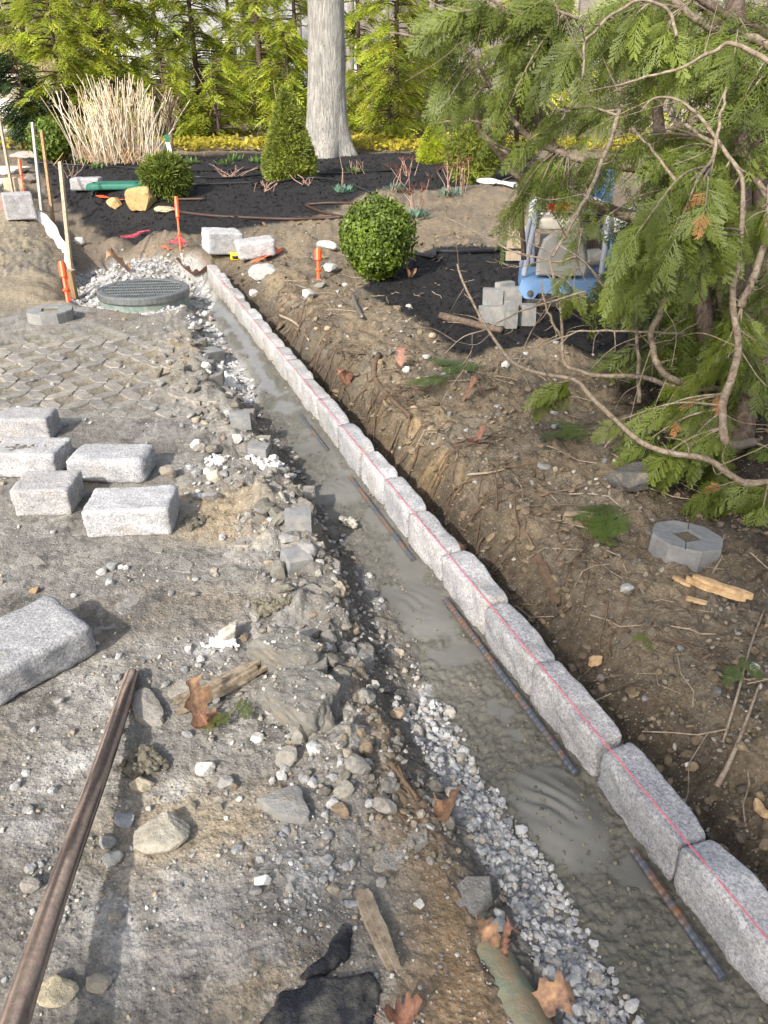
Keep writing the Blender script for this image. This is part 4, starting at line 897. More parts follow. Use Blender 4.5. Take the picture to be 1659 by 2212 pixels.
# string line along the kerb
sa = cw(-.6, .004, .050); sb = cw(6.95, .002, .05); sc_ = hit(390, 534)+np.array([0, 0, .05])
mb = tube(MB(), [sa+(sb-sa)*k for k in np.linspace(0, 1, 12)], .0014, 5); tube(mb, [sb, (sb+sc_)/2-np.array([0, 0, .006]), sc_], .0014, 5)
o = build(mb, 'string_line', M['pink'], loc=sb); tag(o, 'taut pink string line running along the top edge of the curb', 'string')
def scribble(pts, name, label, n, spread, rad, mat, cat):
    P = np.array([hit(a, b) for a, b in pts]); r = np.random.default_rng(int(pts[0][0])); mb = MB()
    for i in range(n):
        k = r.integers(len(P)); q = P[k]+r.normal(0, spread, (5, 3))*np.array([1, 1, 0]); q[:, 2] = [gz(*a[:2])+.012+.02*r.random() for a in q]
        tube(mb, curve(q, 4), rad, 4)
    o = build(mb, name, mat, loc=P.mean(0)); tag(o, label, cat); return o
scribble([(372,528),(392,530),(385,522)], 'string_bundle', 'tangle of pink string at the foot of the tall orange stake', 10, .05, .002, M['pink'], 'string')
scribble([(290,555-40),(300,505),(286,490)], 'string_bundle', 'loose pink string hanging in the dug-out pit', 4, .07, .0018, M['pink'], 'string')
def strip(pts, w, name, label, cat, mat, lift=.01, th=.003):
    P = curve([hit(a, b)+np.array([0, 0, lift]) for a, b in pts], 4); T = np.gradient(P, axis=0); S = np.stack([-T[:, 1], T[:, 0], 0*T[:, 0]], -1); S /= np.linalg.norm(S, axis=1)[:, None]
    S[:, 2] += .35*np.sin(np.arange(len(P))*.8); m = len(P)
    V = np.concatenate([P-S*w/2, P+S*w/2, P-S*w/2+[0, 0, th], P+S*w/2+[0, 0, th]]); j = np.arange(m-1)
    F = np.concatenate([np.stack([j+a, j+a+1, j+b+1, j+b], -1) for a, b in ((m, 0), (2*m, 3*m), (0, 2*m), (3*m, m))])
    o = build(MB().add(V, F), name, mat, loc=P.mean(0)); tag(o, label, cat); return o
strip([(545,570),(565,563),(590,553),(606,543)], .06, 'marking_tape', 'strip of orange plastic tape lying right of the paired granite blocks', 'tape', M['tape'], .02)
strip([(212,427),(232,432),(268,437)], .06, 'marking_tape', 'orange tape strip on the mulch left of the yellow boulders', 'tape', M['tape'], .03)
strip([(352,533),(360,538),(369,541)], .035, 'marking_tape', 'scrap of orange tape left of the tall orange stake', 'tape', M['tape'], .01)
# tape measure
p = hit(508, 562); t = thing('tape_measure', 'small yellow and black tape measure between the paired granite blocks', 'tape measure', p)
V, F = round_block((.085, .045, .075), 4, .014, 0, 3); build(MB().add(V+p+[0, 0, .037], F), 'case', M['yellow'], t, smooth=True)
V, F = round_block((.06, .05, .035), 3, .01, 0, 4); build(MB().add(V+p+[.005, -.003, .03], F), 'grip', M['black'], t, smooth=True)
build(box(MB(), p+[.047, 0, .012], (.02, .022, .01)), 'hook', M['steel'], t)
# rebar lengths lying in the mortar
def rebar(a, b, label, r=.0095, rise=.006, bury=(0, .0)):
    A = hit(*a); Bp = hit(*b); A = A+[0, 0, rise-bury[0]]; Bp = Bp+[0, 0, rise-bury[1]]; L = np.linalg.norm(Bp-A); n = int(L/.0045)
    k = np.linspace(0, 1, n)[:, None]; P = A*(1-k)+Bp*k; zz = ground(P[:, 0], P[:, 1], False)
    rad = r*(1+.13*(np.sin(np.arange(n)*math.pi*.5+.3) > .2))
    o = build(tube(MB(), P, rad, 9), 'rebar', M['rust'], loc=(A+Bp)/2, smooth=False); tag(o, label, 'rebar', 'rebar lengths in the mortar')
rebar((649,898), (708,975), 'short thin rusty bar farthest along the mortar trench', .007)
rebar((757,1034), (893,1213), 'rusty reinforcing bar between two trowelled mortar heaps in mid trench', .0085)
rebar((960,1298), (1243,1678), 'long ribbed blue-grey reinforcing bar ending at the near mortar heap', .0095, .010)
rebar((1365,1842), (1560,2120), 'nearest ribbed reinforcing bar, rusty at its upper end', .0095, .010)
# wooden tool handle leaning into the picture from below
h0 = hit(288, 1468)+np.array([0, 0, .02]); h1 = D(28, 2235, 1.28); v = h1-h0
P = [h0-v*.012, h0, h0+v*.01]+[h0+v*k+np.array([.004*math.sin(5*k), 0, .01*math.sin(3*k)]) for k in np.linspace(.06, 1.25, 12)]
rad = [.012, .0185, .0205]+[.0205+.005*k+.001*math.sin(7*k) for k in np.linspace(0, 1.25, 12)]
t = thing('tool_handle', 'worn dark wooden tool handle slanting up from the dirt at lower left', 'tool handle', h0)
hp = curve(P, 8); hr = np.interp(np.linspace(0, 1, len(hp)), np.linspace(0, 1, len(rad)), rad); hb_ = tube(MB(), hp, hr, 28, True)
kk = np.repeat(np.linspace(0, 1, len(hp)), 28); aa = np.tile(np.arange(28)/28*2*math.pi, len(hp)); gx = np.cos(aa)*2.6; gy = np.sin(aa)*2.6
st1 = sm(-.12, .28, perlin(gx+kk*1.1, gy+kk*1.7, 3)+.55*perlin(gx*2.2+kk*7, gy*2.2+kk*5, 4)-.05); st1 = np.clip(st1+.55*sm(.55, .95, kk), 0, 1)
hb_.c[0] = np.array((.055, .042, .038))+(np.array((.30, .225, .175))-np.array((.055, .042, .038)))*st1[:, None]; build(hb_, 'handle', M['handle'], t, smooth=True)
# octagonal paver with square core
def octagon(px, py, R0, H, rz, label, tilt, matp, soil=True):
    p = hit(px, py); t = thing('octagonal_paver', label, 'paver', (p[0], p[1], p[2]-.03), 'octagonal pavers')
    Mx = rotm(tilt[0], tilt[1], rz); hs = R0*.36
    for q in range(4):
        a0 = q*math.pi/2; pr = []
        out = [(R0*1.02, -R0*.44), (R0*1.02, R0*.44), (R0*.44, R0*1.02)]
        pts = [(hs, -hs), (R0*.96, -R0*.62*.8), (R0*1.0, -R0*.40), (R0*1.0, R0*.40), (R0*.75, R0*.75), (hs, hs)]
        pts = [(hs, -hs), (R0*.71, -R0*.71), (R0*1.0, -R0*.36), (R0*1.0, R0*.36), (R0*.71, R0*.71), (hs, hs)]
        c, s = math.cos(a0), math.sin(a0); pts = [(x*.994*c-y*.994*s, x*.994*s+y*.994*c) for x, y in pts]; cx = np.mean(pts, 0); n = len(pts)
        lo = np.array([(x, y, 0) for x, y in pts]); md = np.array([(x, y, H-.007) for x, y in pts]); tp = np.array([(cx[0]+(x-cx[0])*.965, cx[1]+(y-cx[1])*.965, H) for x, y in pts])
        V = np.concatenate([lo, md, tp]); V[:, :2] += .003*np.stack([perlin(V[:, 0]*30, V[:, 1]*30, 3), perlin(V[:, 0]*30, V[:, 1]*30, 4)], -1)
        mb = MB(); mb.add(V @ Mx.T, [(i, (i+1) % n, (i+1) % n+n, i+n) for i in range(n)]+[(i+n, (i+1) % n+n, (i+1) % n+2*n, i+2*n) for i in range(n)])
        mb.f.append(np.array([list(range(2*n, 3*n))])); build(mb, 'segment', matp, t, local=True)
    g = np.linspace(-hs*.99, hs*.99, 14); X, Y = np.meshgrid(g, g, indexing='ij'); Z = H-.010+.004*fbm(X*40+px, Y*40, 5, 3)
    V = np.stack([X.ravel(), Y.ravel(), Z.ravel()], -1) @ Mx.T; q = np.arange(13)[:, None]*14+np.arange(13)[None]
    build(MB().add(V, np.stack([q, q+14, q+15, q+1], -1).reshape(-1, 4), (.17, .145, .10)), 'soil_fill', M['bank'], t, local=True, smooth=True)
    return t
octagon(1474, 1196, .118, .10, .38, 'octagonal concrete paver with a square soil core on the bank under the cedar', (-.05, .1), M['paverface'])
octagon(112, 690, .155, .105, .3, 'octagonal concrete paver standing on the street before the orange stake pair', (0, 0), M['paverface'])
# two stuck-together stacks of paver pieces on the mulch
def picketpile(px, py, label, items):
    p = hit(px, py); t = thing('paver_stack', label, 'pavers', p)
    for (dx, dy, dz, L, W, H, rz, tx) in items:
        V, F = round_block((L, W, H), 4, .006, .0015, int(px+dx*100)); build(MB().add(V @ rotm(tx, 0, rz).T+[dx, dy, dz+H/2], F), 'piece', M['paverface'], t, local=True)
picketpile(1085, 668, 'rear one of two grey paver clusters on the mulch near the blue compactor', [(-.075,.0,.0,.15,.08,.15,-.15,0), (.055,.015,.0,.16,.08,.16,.12,.0), (.02,.09,.0,.14,.07,.18,.5,0)])
picketpile(1093, 704, 'front grey paver cluster on the mulch, three pieces forming a T', [(-.09,.02,.0,.19,.08,.13,.05,0), (.02,-.03,.0,.08,.10,.17,.1,0), (.115,.03,.0,.17,.08,.14,-.08,0)])
# buried corroded pipe
pa = hit(950, 1870); pb = hit(1128, 2225); v = pb-pa
P = [pa+v*k+np.array([.018, 0, -.060-.02*(1-k)+.006*k]) for k in np.linspace(-.08, 1.35, 10)]
o = build(tube(MB(), P, .058, 22), 'buried_pipe', M['pipe'], loc=(pa+pb)/2, smooth=True); tag(o, 'half buried corroded green pipe beside the near gravel strip', 'pipe')
# black landscape cloth scraps
def cloth(poly, name, label, seed, fold):
    P = np.array([hit(a, b) for a, b in poly]); lo = P.min(0)-.02; hi = P.max(0)+.02; n = 46
    X, Y = np.meshgrid(np.linspace(lo[0], hi[0], n), np.linspace(lo[1], hi[1], n), indexing='ij'); w = polyw(X, Y, P, .02, .02, 12.0, seed)
    Z = ground(X, Y, False)+.006+.028*np.clip(fbm(X*7, Y*7, seed, 3)+.25, 0, 1)*fold*sm(.3, 1, w)+.006*np.abs(fbm(X*26, Y*26, seed+4, 3))-.02*(w < .5)
    q = (np.arange(n-1)[:, None]*n+np.arange(n-1)[None]); keep = (w[:-1, :-1] > .35); q = q[keep]
    F = np.stack([q, q+n, q+n+1, q+1], -1); V = np.stack([X.ravel(), Y.ravel(), Z.ravel()], -1); u, inv = np.unique(F, return_inverse=True); inv = inv.reshape(F.shape); V = V[u]
    mb = MB(); mb.add(V, inv); mb.add(V-[0, 0, .003], inv[:, ::-1]); o = build(mb, name, M['cloth'], loc=P.mean(0), smooth=True); tag(o, label, 'cloth'); return o
cloth([(640,2112),(700,2062),(740,1995),(772,2010),(755,2060),(700,2108),(660,2122)], 'fabric_scrap', 'pointed scrap of dusty black cloth in the near dirt', 31, 1.0)
cloth([(560,2212),(600,2150),(700,2120),(806,2100),(822,2130),(812,2240),(700,2300),(540,2290)], 'fabric_scrap', 'larger dusty black cloth at the bottom edge of the photo', 32, 1.2)
# wood splinters, boards, sticks on the ground
def splinter(pts, w, th, name, label, mat, cat='wood', n=1, lift=.012):
    mb = MB(); r = np.random.default_rng(int(pts[0][0])); P0 = np.array([hit(a, b) for a, b in pts])
    for i in range(n):
        P = curve(P0+np.append(r.normal(0, w*.5*(n > 1), 2), lift+i*th*.5), 4); m = len(P); T = P[-1]-P[0]; S = np.array([-T[1], T[0], 0]); S /= np.linalg.norm(S)
        k = np.linspace(0, 1, m)[:, None]; wd = w/ (1 if n == 1 else 1.6)*(.35+.65*np.minimum(1, 5*np.minimum(k, 1-k)+.2))*r.uniform(.8, 1.2, (m, 1))
        V = np.concatenate([P-S*wd/2, P+S*wd/2, P-S*wd*.42+[0, 0, th], P+S*wd*.42+[0, 0, th]]); j = np.arange(m-1)
        F = np.concatenate([np.stack([j+a, j+a+1, j+b+1, j+b], -1) for a, b in ((2*m, 3*m), (0, 2*m), (3*m, m))]); mb.add(V, F)
    o = build(mb, name, mat, loc=P0.mean(0)); tag(o, label, cat); return o
splinter([(400,1530),(470,1500),(565,1450)], .035, .012, 'split_wood', 'weathered bundle of split wood above the oak leaf in the near dirt', M['oldwood'], n=5)
splinter([(792,1960),(815,2020),(865,2140)], .040, .010, 'split_board', 'dusty splintered board lying between black cloth and brown dirt', M['oldwood'], n=2)
splinter([(1470,1268),(1530,1290),(1600,1312)], .045, .018, 'split_wood', 'fresh split piece of wood on the bank below the octagonal paver', M['freshwood'], n=2)
splinter([(1452,1255),(1490,1275)], .018, .01, 'wood_splinter', 'thin splinter at the upper end of the fresh split wood', M['freshwood'])
splinter([(1480,1300),(1500,1306),(1525,1312)], .02, .008, 'wood_splinter', 'curled wood splinter left below the fresh split wood', M['freshwood'])
splinter([(1155,1210),(1175,1245),(1205,1320)], .03, .02, 'root_stub', 'stripped grey root stub sticking out of the trench bank', M['root'])
splinter([(1270,1440),(1298,1438)], .03, .02, 'wood_chip', 'pale wood chip lying on the bare bank', M['freshwood'])
splinter([(1628,1740),(1640,1762),(1659,1775)], .02, .015, 'stick', 'pale stick end entering at the right edge of the bank', M['freshwood'])
def stick(pts, r0, r1, label, mat, name='stick', lift=.01, cat='stick'):
    P = curve([hit(a, b)+np.array([0, 0, lift]) for a, b in pts], 5); o = build(tube(MB(), P, np.linspace(r0, r1, len(P)), 6), name, mat, loc=P.mean(0), smooth=True); tag(o, label, cat); return o
stick([(952,690),(1000,702),(1040,712),(1085,722)], .030, .022, 'thick cut branch lying at the mulch edge before the paver clusters', M['cbark'], 'cut_branch', .025, 'branch')
stick([(818,770),(808,800),(815,830),(850,870),(888,905)], .02, .012, 'bent dark root lying on the bank behind the curb', M['root'], 'root')
stick([(762,640),(770,665),(783,690)], .016, .014, 'short grey piece of flexible tubing on the bank', M['steel'], 'tube_piece', .015, 'tubing')
stick([(605,690),(640,708),(668,745)], .012, .006, 'pale root end bridging the gap behind the curb', M['twig'], 'root', .03)
stick([(645,735),(655,690),(660,668)], .006, .004, 'thin dark twig standing on the bank behind the curb', M['root'], 'twig', .06)
stick([(1546,1705),(1575,1650),(1600,1590),(1640,1480)], .008, .003, 'long thin twig on the bank at the right edge', M['twig'])
stick([(1560,1610),(1590,1510),(1620,1400),(1650,1320)], .004, .003, 'slender curved twig above the long thin one', M['twig'])
stick([(1010,1030),(1060,1025),(1090,1018)], .006, .003, 'grey twig lying across the yellow soil', M['twig'])
stick([(840,1650),(870,1690),(905,1735)], .008, .005, 'brown root sticking out of the near trench slope', M['root'])
stick([(860,1660),(880,1710),(890,1730)], .005, .003, 'thin root beside the brown one on the near slope', M['root'])
# dead oak leaves
def leaf_mesh(L, curl, seed):
    r = np.random.default_rng(seed); half = [(0, .02), (.08, .03), (.13, .17), (.19, .22), (.25, .14), (.33, .17), (.39, .32), (.47, .37), (.51, .22), (.57, .21), (.65, .35), (.72, .33), (.76, .19), (.82, .18), (.9, .19), (1, .0)]
    up = [(x, y*r.uniform(.85, 1.2)) for x, y in half]; dn = [(x, -y*r.uniform(.85, 1.2)) for x, y in half]; n = len(half); V = []
    for x, y in half: V.append((x, 0))
    V += up; V += dn; V = np.array(V)*L; Z = curl*(np.abs(V[:, 1])**1.3)*1.6+curl*.5*np.sin(V[:, 0]/L*5+seed)*L+.06*L*perlin(V[:, 0]/L*5, V[:, 1]/L*5, seed)
    F = []
    for i in range(n-1): F += [(i, i+1, n+i+1, n+i), (i+1, i, 2*n+i, 2*n+i+1)]
    V3 = np.column_stack([V[:, 0]-L/2, V[:, 1], Z]); V3[:, 2] -= V3[:, 2].min()
    n0 = len(half); lc = np.concatenate([np.full(n0, 1.35), r.uniform(.62, 1.0, 2*n0)]); mb = MB(); mb.add(V3, F, np.repeat(lc[:, None], 3, 1)*np.array([1, .97, .93])); tube(mb, [(-L*.5, 0, Z[0]*0+.004), (-L*.68, .01, .006)], .0015, 4); return mb
def oak_leaf(px, py, wpx, rz, label, curl=.8, mat='leaf', seed=1, up=.008):
    p = hit(px, py); L = wpx*mpp(p); o = build(leaf_mesh(L, curl, seed), 'oak_leaf', M[mat], loc=(p[0], p[1], p[2]+up), local=True, smooth=True); o.rotation_euler = (R.normal(0, .25), R.normal(0, .25), rz); tag(o, label, 'leaf', 'dead oak leaves'); return o
oak_leaf(428,1562,92,-.7,'curled tan oak leaf below the split wood in the near rubble',1.0,'leaf',1)
oak_leaf(450,1578,60,.9,'darker leaf piece tucked under the curled tan oak leaf',.6,'leafred',2)
oak_leaf(970,1790,78,-.8,'folded tan oak leaf at the edge of the near gravel strip',1.4,'leaf',3,.015)
oak_leaf(1172,2180,110,.15,'large lobed oak leaf at the bottom edge on the gravel',.5,'leaf',4,.02)
oak_leaf(1052,2030,70,-.9,'oak leaf wedged against the buried pipe',1.0,'leaf',5,.02); oak_leaf(1098,2040,50,.6,'crumpled reddish leaf on the gravel by the buried pipe',1.4,'leafred',6,.02)
oak_leaf(745,852,62,1.0,'brown oak leaf in the gap right behind the curb',.8,'leafred',7,.02); oak_leaf(412,600,78,.1,'reddish many-lobed oak leaf on gravel right of the grate',.4,'leafred',8,.03)
oak_leaf(1035,962,62,.5,'pinkish oak leaf on the bank near the fallen cedar sprigs',.5,'leafred',9,.015); oak_leaf(868,798,36,1.2,'small upright brown leaf on the bank beyond the root',1.0,'leafred',10,.02)
oak_leaf(1015,872,40,.2,'crumpled brown leaf under the long bare branch',1.3,'leafred',11,.01); oak_leaf(470,778-5,50,.1,'flat red-brown leaf on the far white gravel strip',.2,'leafred',12,.02)
oak_leaf(262,590,48,.3,'dry leaf on the gravel left of the grate',1.0,'leaf',13,.02); oak_leaf(880,603,34,.4,'pale dry leaf on the mulch below the round boxwood',1.2,'leaf',14,.01)
oak_leaf(870,2205,90,.1,'dry leaf cut by the bottom edge beside the black cloth',.7,'leafred',15,.01); oak_leaf(1085,2060,34,2.0,'scrap of brown leaf below the crumpled reddish leaf',1.0,'leafred',16,.02)
oak_leaf(985,1180+45,40,.9,'small tan leaf in the roots behind the curb',1.0,'leaf',17,.02)
# exposed roots in the gap behind the kerb: too many and too tangled to count
mb = MB(); r = np.random.default_rng(9)
for i in range(260):
    s = r.uniform(.6, 5.6); t = abs(r.normal(.22, .10))+.10; p = cw(s, t); L = r.uniform(.06, .28); a = r.uniform(0, 6.28)
    k = np.linspace(0, 1, 6); q = p[None]+np.stack([np.cos(a)*k*L+.02*np.cumsum(r.normal(0, .5, 6)), np.sin(a)*k*L+.02*np.cumsum(r.normal(0, .5, 6)), 0*k], -1)
    q[:, 2] = ground(q[:, 0], q[:, 1], False)+.012+.035*np.sin(k*math.pi)*r.random(); tube(mb, q, np.linspace(1, .4, 6)*r.uniform(.0015, .005), 4, False)
build(mb, 'exposed_roots', M['root'], kind='stuff')
mb = MB()
for i in range(340):
    y = r.uniform(1.2, 8); x = r.uniform(-.2, .6)*(y+.4); s, t = st(x, y)
    if t < .2: continue
    L = r.uniform(.05, .25); a = r.uniform(0, 6.28); k = np.linspace(0, 1, 4); q = np.stack([x+np.cos(a)*k*L, y+np.sin(a)*k*L, 0*k], -1)+r.normal(0, .008, (4, 3)); q[:, 2] = ground(q[:, 0], q[:, 1], False)+.012+.01*r.random(4); tube(mb, q, r.uniform(.001, .003), 4, False)
build(mb, 'ground_twigs', M['twig'], kind='stuff')
# drip hoses
def hose(pts, r0, label, mat='hose', lift=.02):
    P = curve([hit(a, b)+np.array([0, 0, lift]) for a, b in pts], 5); o = build(tube(MB(), P, r0, 7), 'drip_hose', M[mat], loc=P.mean(0), smooth=True); tag(o, label, 'hose', 'drip irrigation hoses'); return o
hose([(390,462),(460,470),(540,474),(620,477),(700,475),(740,472)], .02, 'brown drip hose along the front edge of the far mulch bed')
hose([(660,447),(690,460),(735,472)], .018, 'brown hose running down to join the front edge hose'); hose([(662,445),(720,442),(790,444)], .018, 'brown hose behind the round boxwood')
hose([(410,402),(480,400),(560,397)], .022, 'dark hose on the mulch right of the small pine', 'hoseblk'); hose([(560,415),(620,398),(680,392),(740,402),(800,425)], .018, 'black hose arching across the mulch beside the conical spruce', 'hoseblk', .05)
hose([(340,433),(390,434),(445,433)], .02, 'short brown hose end right of the yellow boulder'); hose([(60,352),(150,358),(250,363),(330,370),(420,372),(560,368)], .018, 'long thin hose across the back of the mulch bed', 'hoseblk')
hose([(420,385),(500,387),(575,378)], .016, 'black hose reaching the conical spruce from the left', 'hoseblk'); hose([(890,550),(935,560),(942,548),(1000,548),(1080,545)], .022, 'black hose looping out from the round boxwood to the right', 'hoseblk')
hose([(200,425),(205,415),(222,410)], .02, 'bent hose end behind the orange tape on mulch', 'hoseblk'); hose([(690,378),(760,376),(830,372),(900,368)], .016, 'thin hose behind the conical spruce to the right', 'hoseblk')
# valve box lid
p = hit(255, 402); V, F = round_block((.78, .42, .09), 6, .03, 0, 3); t = thing('valve_box', 'green plastic valve box lid flush in the mulch', 'valve box', p)
build(MB().add(V+p+[0, 0, .01], F), 'lid', M['valve'], t, smooth=True)
for dx in (-.3, .3): build(lathe(MB(), [(.02,0),(.02,.008)], p+[dx, -.1, .054], 8), 'bolt', M['black'], t)
# white tube end far behind
strip([(1035,397),(1070,402),(1112,409)], .09, 'white_pipe', 'white plastic strip on the soil left of the cedar', 'pipe', M['white'], .03, .04)
# flagstones at far left
for k, (px, py, w, lab) in enumerate([(30,372,90,'white edged flagstone at the far left end of the mulch'),(60,338,95,'pinkish flagstone step left of the small boxwood'),(10,400,60,'pale flagstone at the left edge beyond the fabric'),(35,412,50,'tan stone kerb behind the first fence stake'),(20,452,40,'reddish stone at the left edge beside the fabric end'),(0,430,30,'dark grey stone at the left edge below the pale flagstone'),(330,328,90,'grey flat stone behind the dry cane clump')]):
    p = hit(px, py); m = mpp(p)*w; V, F = rock_mesh((m, m*.8, .12 if k < 3 else .3), 2, 7, 700+k, .05, tilt=.03)
    o = build(MB().add(V, F, [(.6,.58,.55),(.45,.38,.34),(.55,.52,.48),(.42,.35,.25),(.3,.2,.17),(.25,.24,.23),(.3,.29,.27)][k]), 'flagstone', M['rock'], local=True, loc=p+[0, 0, .03]); tag(o, lab, 'stone')

# ------------------------------------------------------------------ plate compactor standing on the near mulch
def compactor():
    p = hit(1205, 655); m = mpp(p); t = thing('plate_compactor', 'blue and grey plate compactor with red fuel tank on the mulch behind cedar branches', 'compactor', p, rz=-.10)
    def bd(mb, name, mat, smooth=False, parent=None): return build(mb, name, M[mat], parent or t, smooth, local=True)
    # base plate with turned-up front, sloped blue apron
    mb = MB(); w = .30
    for sx in (-1, 1): pass
    prof = [(-.20, .0), (-.245, .035), (-.265, .085), (-.255, .09), (-.232, .045), (-.19, .015), (.25, .015), (.30, .08), (.31, .075), (.26, .0)]
    V = [(x, y, z) for x in (-w*.85, w*.85) for y, z in prof]; n = len(prof); mb.add(V, [(i, (i+1) % n, (i+1) % n+n, i+n) for i in range(n)]); mb.f.append(np.array([list(range(n))[::-1]])); mb.f.append(np.array([list(range(n, 2*n))]))
    bd(mb, 'base_plate', 'steel')
    pr = [(-.30, .22), (.30, .22), (.315, .15), (.27, .085), (.205, .085), (.175, .125), (-.175, .125), (-.205, .085), (-.27, .085), (-.32, .15)]
    mb = MB(); n = len(pr); V = [(x, -.235, z) for x, z in pr]+[(x, -.215, z) for x, z in pr]
    mb.add(V, [(i, i+n, (i+1) % n+n, (i+1) % n) for i in range(n)]); mb.f.append(np.array([list(range(n))])); mb.f.append(np.array([list(range(n, 2*n))[::-1]]))
    ap = bd(mb, 'front_apron', 'blue')
    for sx in (-.235, .235): build(lathe(MB(), [(.022, 0), (.022, .012), (.013, .012), (.012, .03)], (sx, -.236, .125), 10, rotm(math.pi/2, 0, 0)), 'bolt', M['steel'], ap, local=True)
    mb = MB()
    for sx in (-1, 1): box(mb, (sx*.285, .01, .16), (.02, .46, .12))
    box(mb, (0, 0, .215), (.56, .44, .012)); bd(mb, 'deck', 'blue')
    bd(lathe(MB(), [(.0, -.17), (.075, -.17), (.075, .17), (.0, .17)], (0, -.12, .105), 18, rotm(0, math.pi/2, 0), capb=False, capt=False), 'exciter_housing', 'steel')
    # engine: recoil cover facing us, crankcase, cylinder, muffler, tank
    prf = [(-.20, .24), (.15, .24), (.165, .30), (.10, .50), (.05, .53), (-.12, .53), (-.17, .49), (-.205, .36)]
    mb = MB(); n = len(prf)
    rings = [[(x, -.165, z) for x, z in prf], [(-.02+(x+.02)*1.0, -.185, .38+(z-.38)*1.0) for x, z in prf], [(-.02+(x+.02)*.9, -.205, .38+(z-.38)*.9) for x, z in prf], [(-.02+(x+.02)*.6, -.207, .36+(z-.38)*.6) for x, z in prf], [(-.02+(x+.02)*.58, -.213, .36+(z-.38)*.58) for x, z in prf]]
    mb.add(np.array(rings).reshape(-1, 3), [(k*n+i, k*n+(i+1) % n, (k+1)*n+(i+1) % n, (k+1)*n+i) for k in range(4) for i in range(n)]); mb.f.append(np.array([list(range(4*n, 5*n))]))
    bd(mb, 'engine_cover', 'grey')
    bd(box(MB(), (-.02, -.02, .36), (.30, .27, .24)), 'crankcase', 'steel')
    mb = MB()
    for k in range(8): box(mb, (.17+.012*k, .0, .40), (.005, .16, .15))
    bd(mb, 'cooling_fins', 'steel'); bd(lathe(MB(), [(0, -.06), (.055, -.06), (.06, -.05), (.06, .05), (.05, .06), (0, .06)], (.19, -.11, .36), 14, rotm(0, math.pi/2, .4), capb=False, capt=False), 'carburettor', 'grey')
    V, F = round_block((.40, .30, .09), 5, .025, 0, 1); bd(MB().add(V+[-.04, .0, .585], F), 'air_box', 'cream', True)
    mb = MB()
    for k in range(6): box(mb, (.15, -.02, .575+.017*k), (.17, .28, .009))
    bd(mb, 'muffler_louvre', 'black'); V, F = round_block((.24, .22, .10), 5, .035, 0, 2); bd(MB().add(V+[-.02, .08, .70], F), 'fuel_tank', 'red', True)
    bd(lathe(MB(), [(.035, 0), (.04, .01), (.04, .03), (.03, .035)], (-.02, .08, .765), 12), 'fuel_cap', 'black')
    # tubular frame
    fr = [(-.285, -.17, .235), (-.27, -.17, .36), (-.245, -.16, .55), (-.225, -.15, .66), (-.19, -.15, .72), (-.12, -.15, .745), (.15, -.15, .745), (.225, -.15, .72), (.262, -.16, .66), (.265, -.17, .5), (.262, -.17, .23)]
    bd(tube(MB(), curve(fr, 5), .021, 10), 'roll_frame', 'frame', True)
    fr2 = [(-.285, .17, .235), (-.25, .16, .55), (-.19, .15, .72), (.2, .15, .72), (.26, .16, .6), (.26, .17, .23)]; bd(tube(MB(), curve(fr2, 5), .02, 8), 'rear_frame', 'frame', True)
    hb = [(-.20, .2, .25), (-.20, .40, .45), (-.19, .62, .66), (.19, .62, .66), (.20, .40, .45), (.20, .2, .25)]; bd(tube(MB(), curve(hb, 4), .018, 8), 'handlebar', 'frame', True)
    V, F = round_block((.2, .3, .42), 5, .03, 0, 5); bd(MB().add(V+[.42, .22, .34], F), 'water_tank', 'blue', True)
    wh = lathe(MB(), [(.03, -.02), (.10, -.025), (.125, -.02), (.13, 0), (.125, .02), (.10, .025), (.03, .02)], (.43, -.02, .56), 24, rotm(math.pi/2, 0, .3)); w_ = bd(wh, 'wheel', 'white', True)
    build(lathe(MB(), [(.028, -.03), (.03, .03)], (.43, -.02, .56), 12, rotm(math.pi/2, 0, .3)), 'hub', M['black'], w_, local=True)
    bd(box(MB(), (.30, .42, .80), (.13, .08, .30), rotm(.2, 0, .2)), 'handle_guard', 'blue')
compactor()
p = hit(1128, 592); t = thing('wooden_crate', 'bit of pale wooden pallet behind the left side of the compactor', 'pallet', p+[.0, .5, 0])
for k in range(3): build(box(MB(), p+[.05, .5, .06+.11*k], (.26, .03, .08)), 'slat', M['stake'], t)

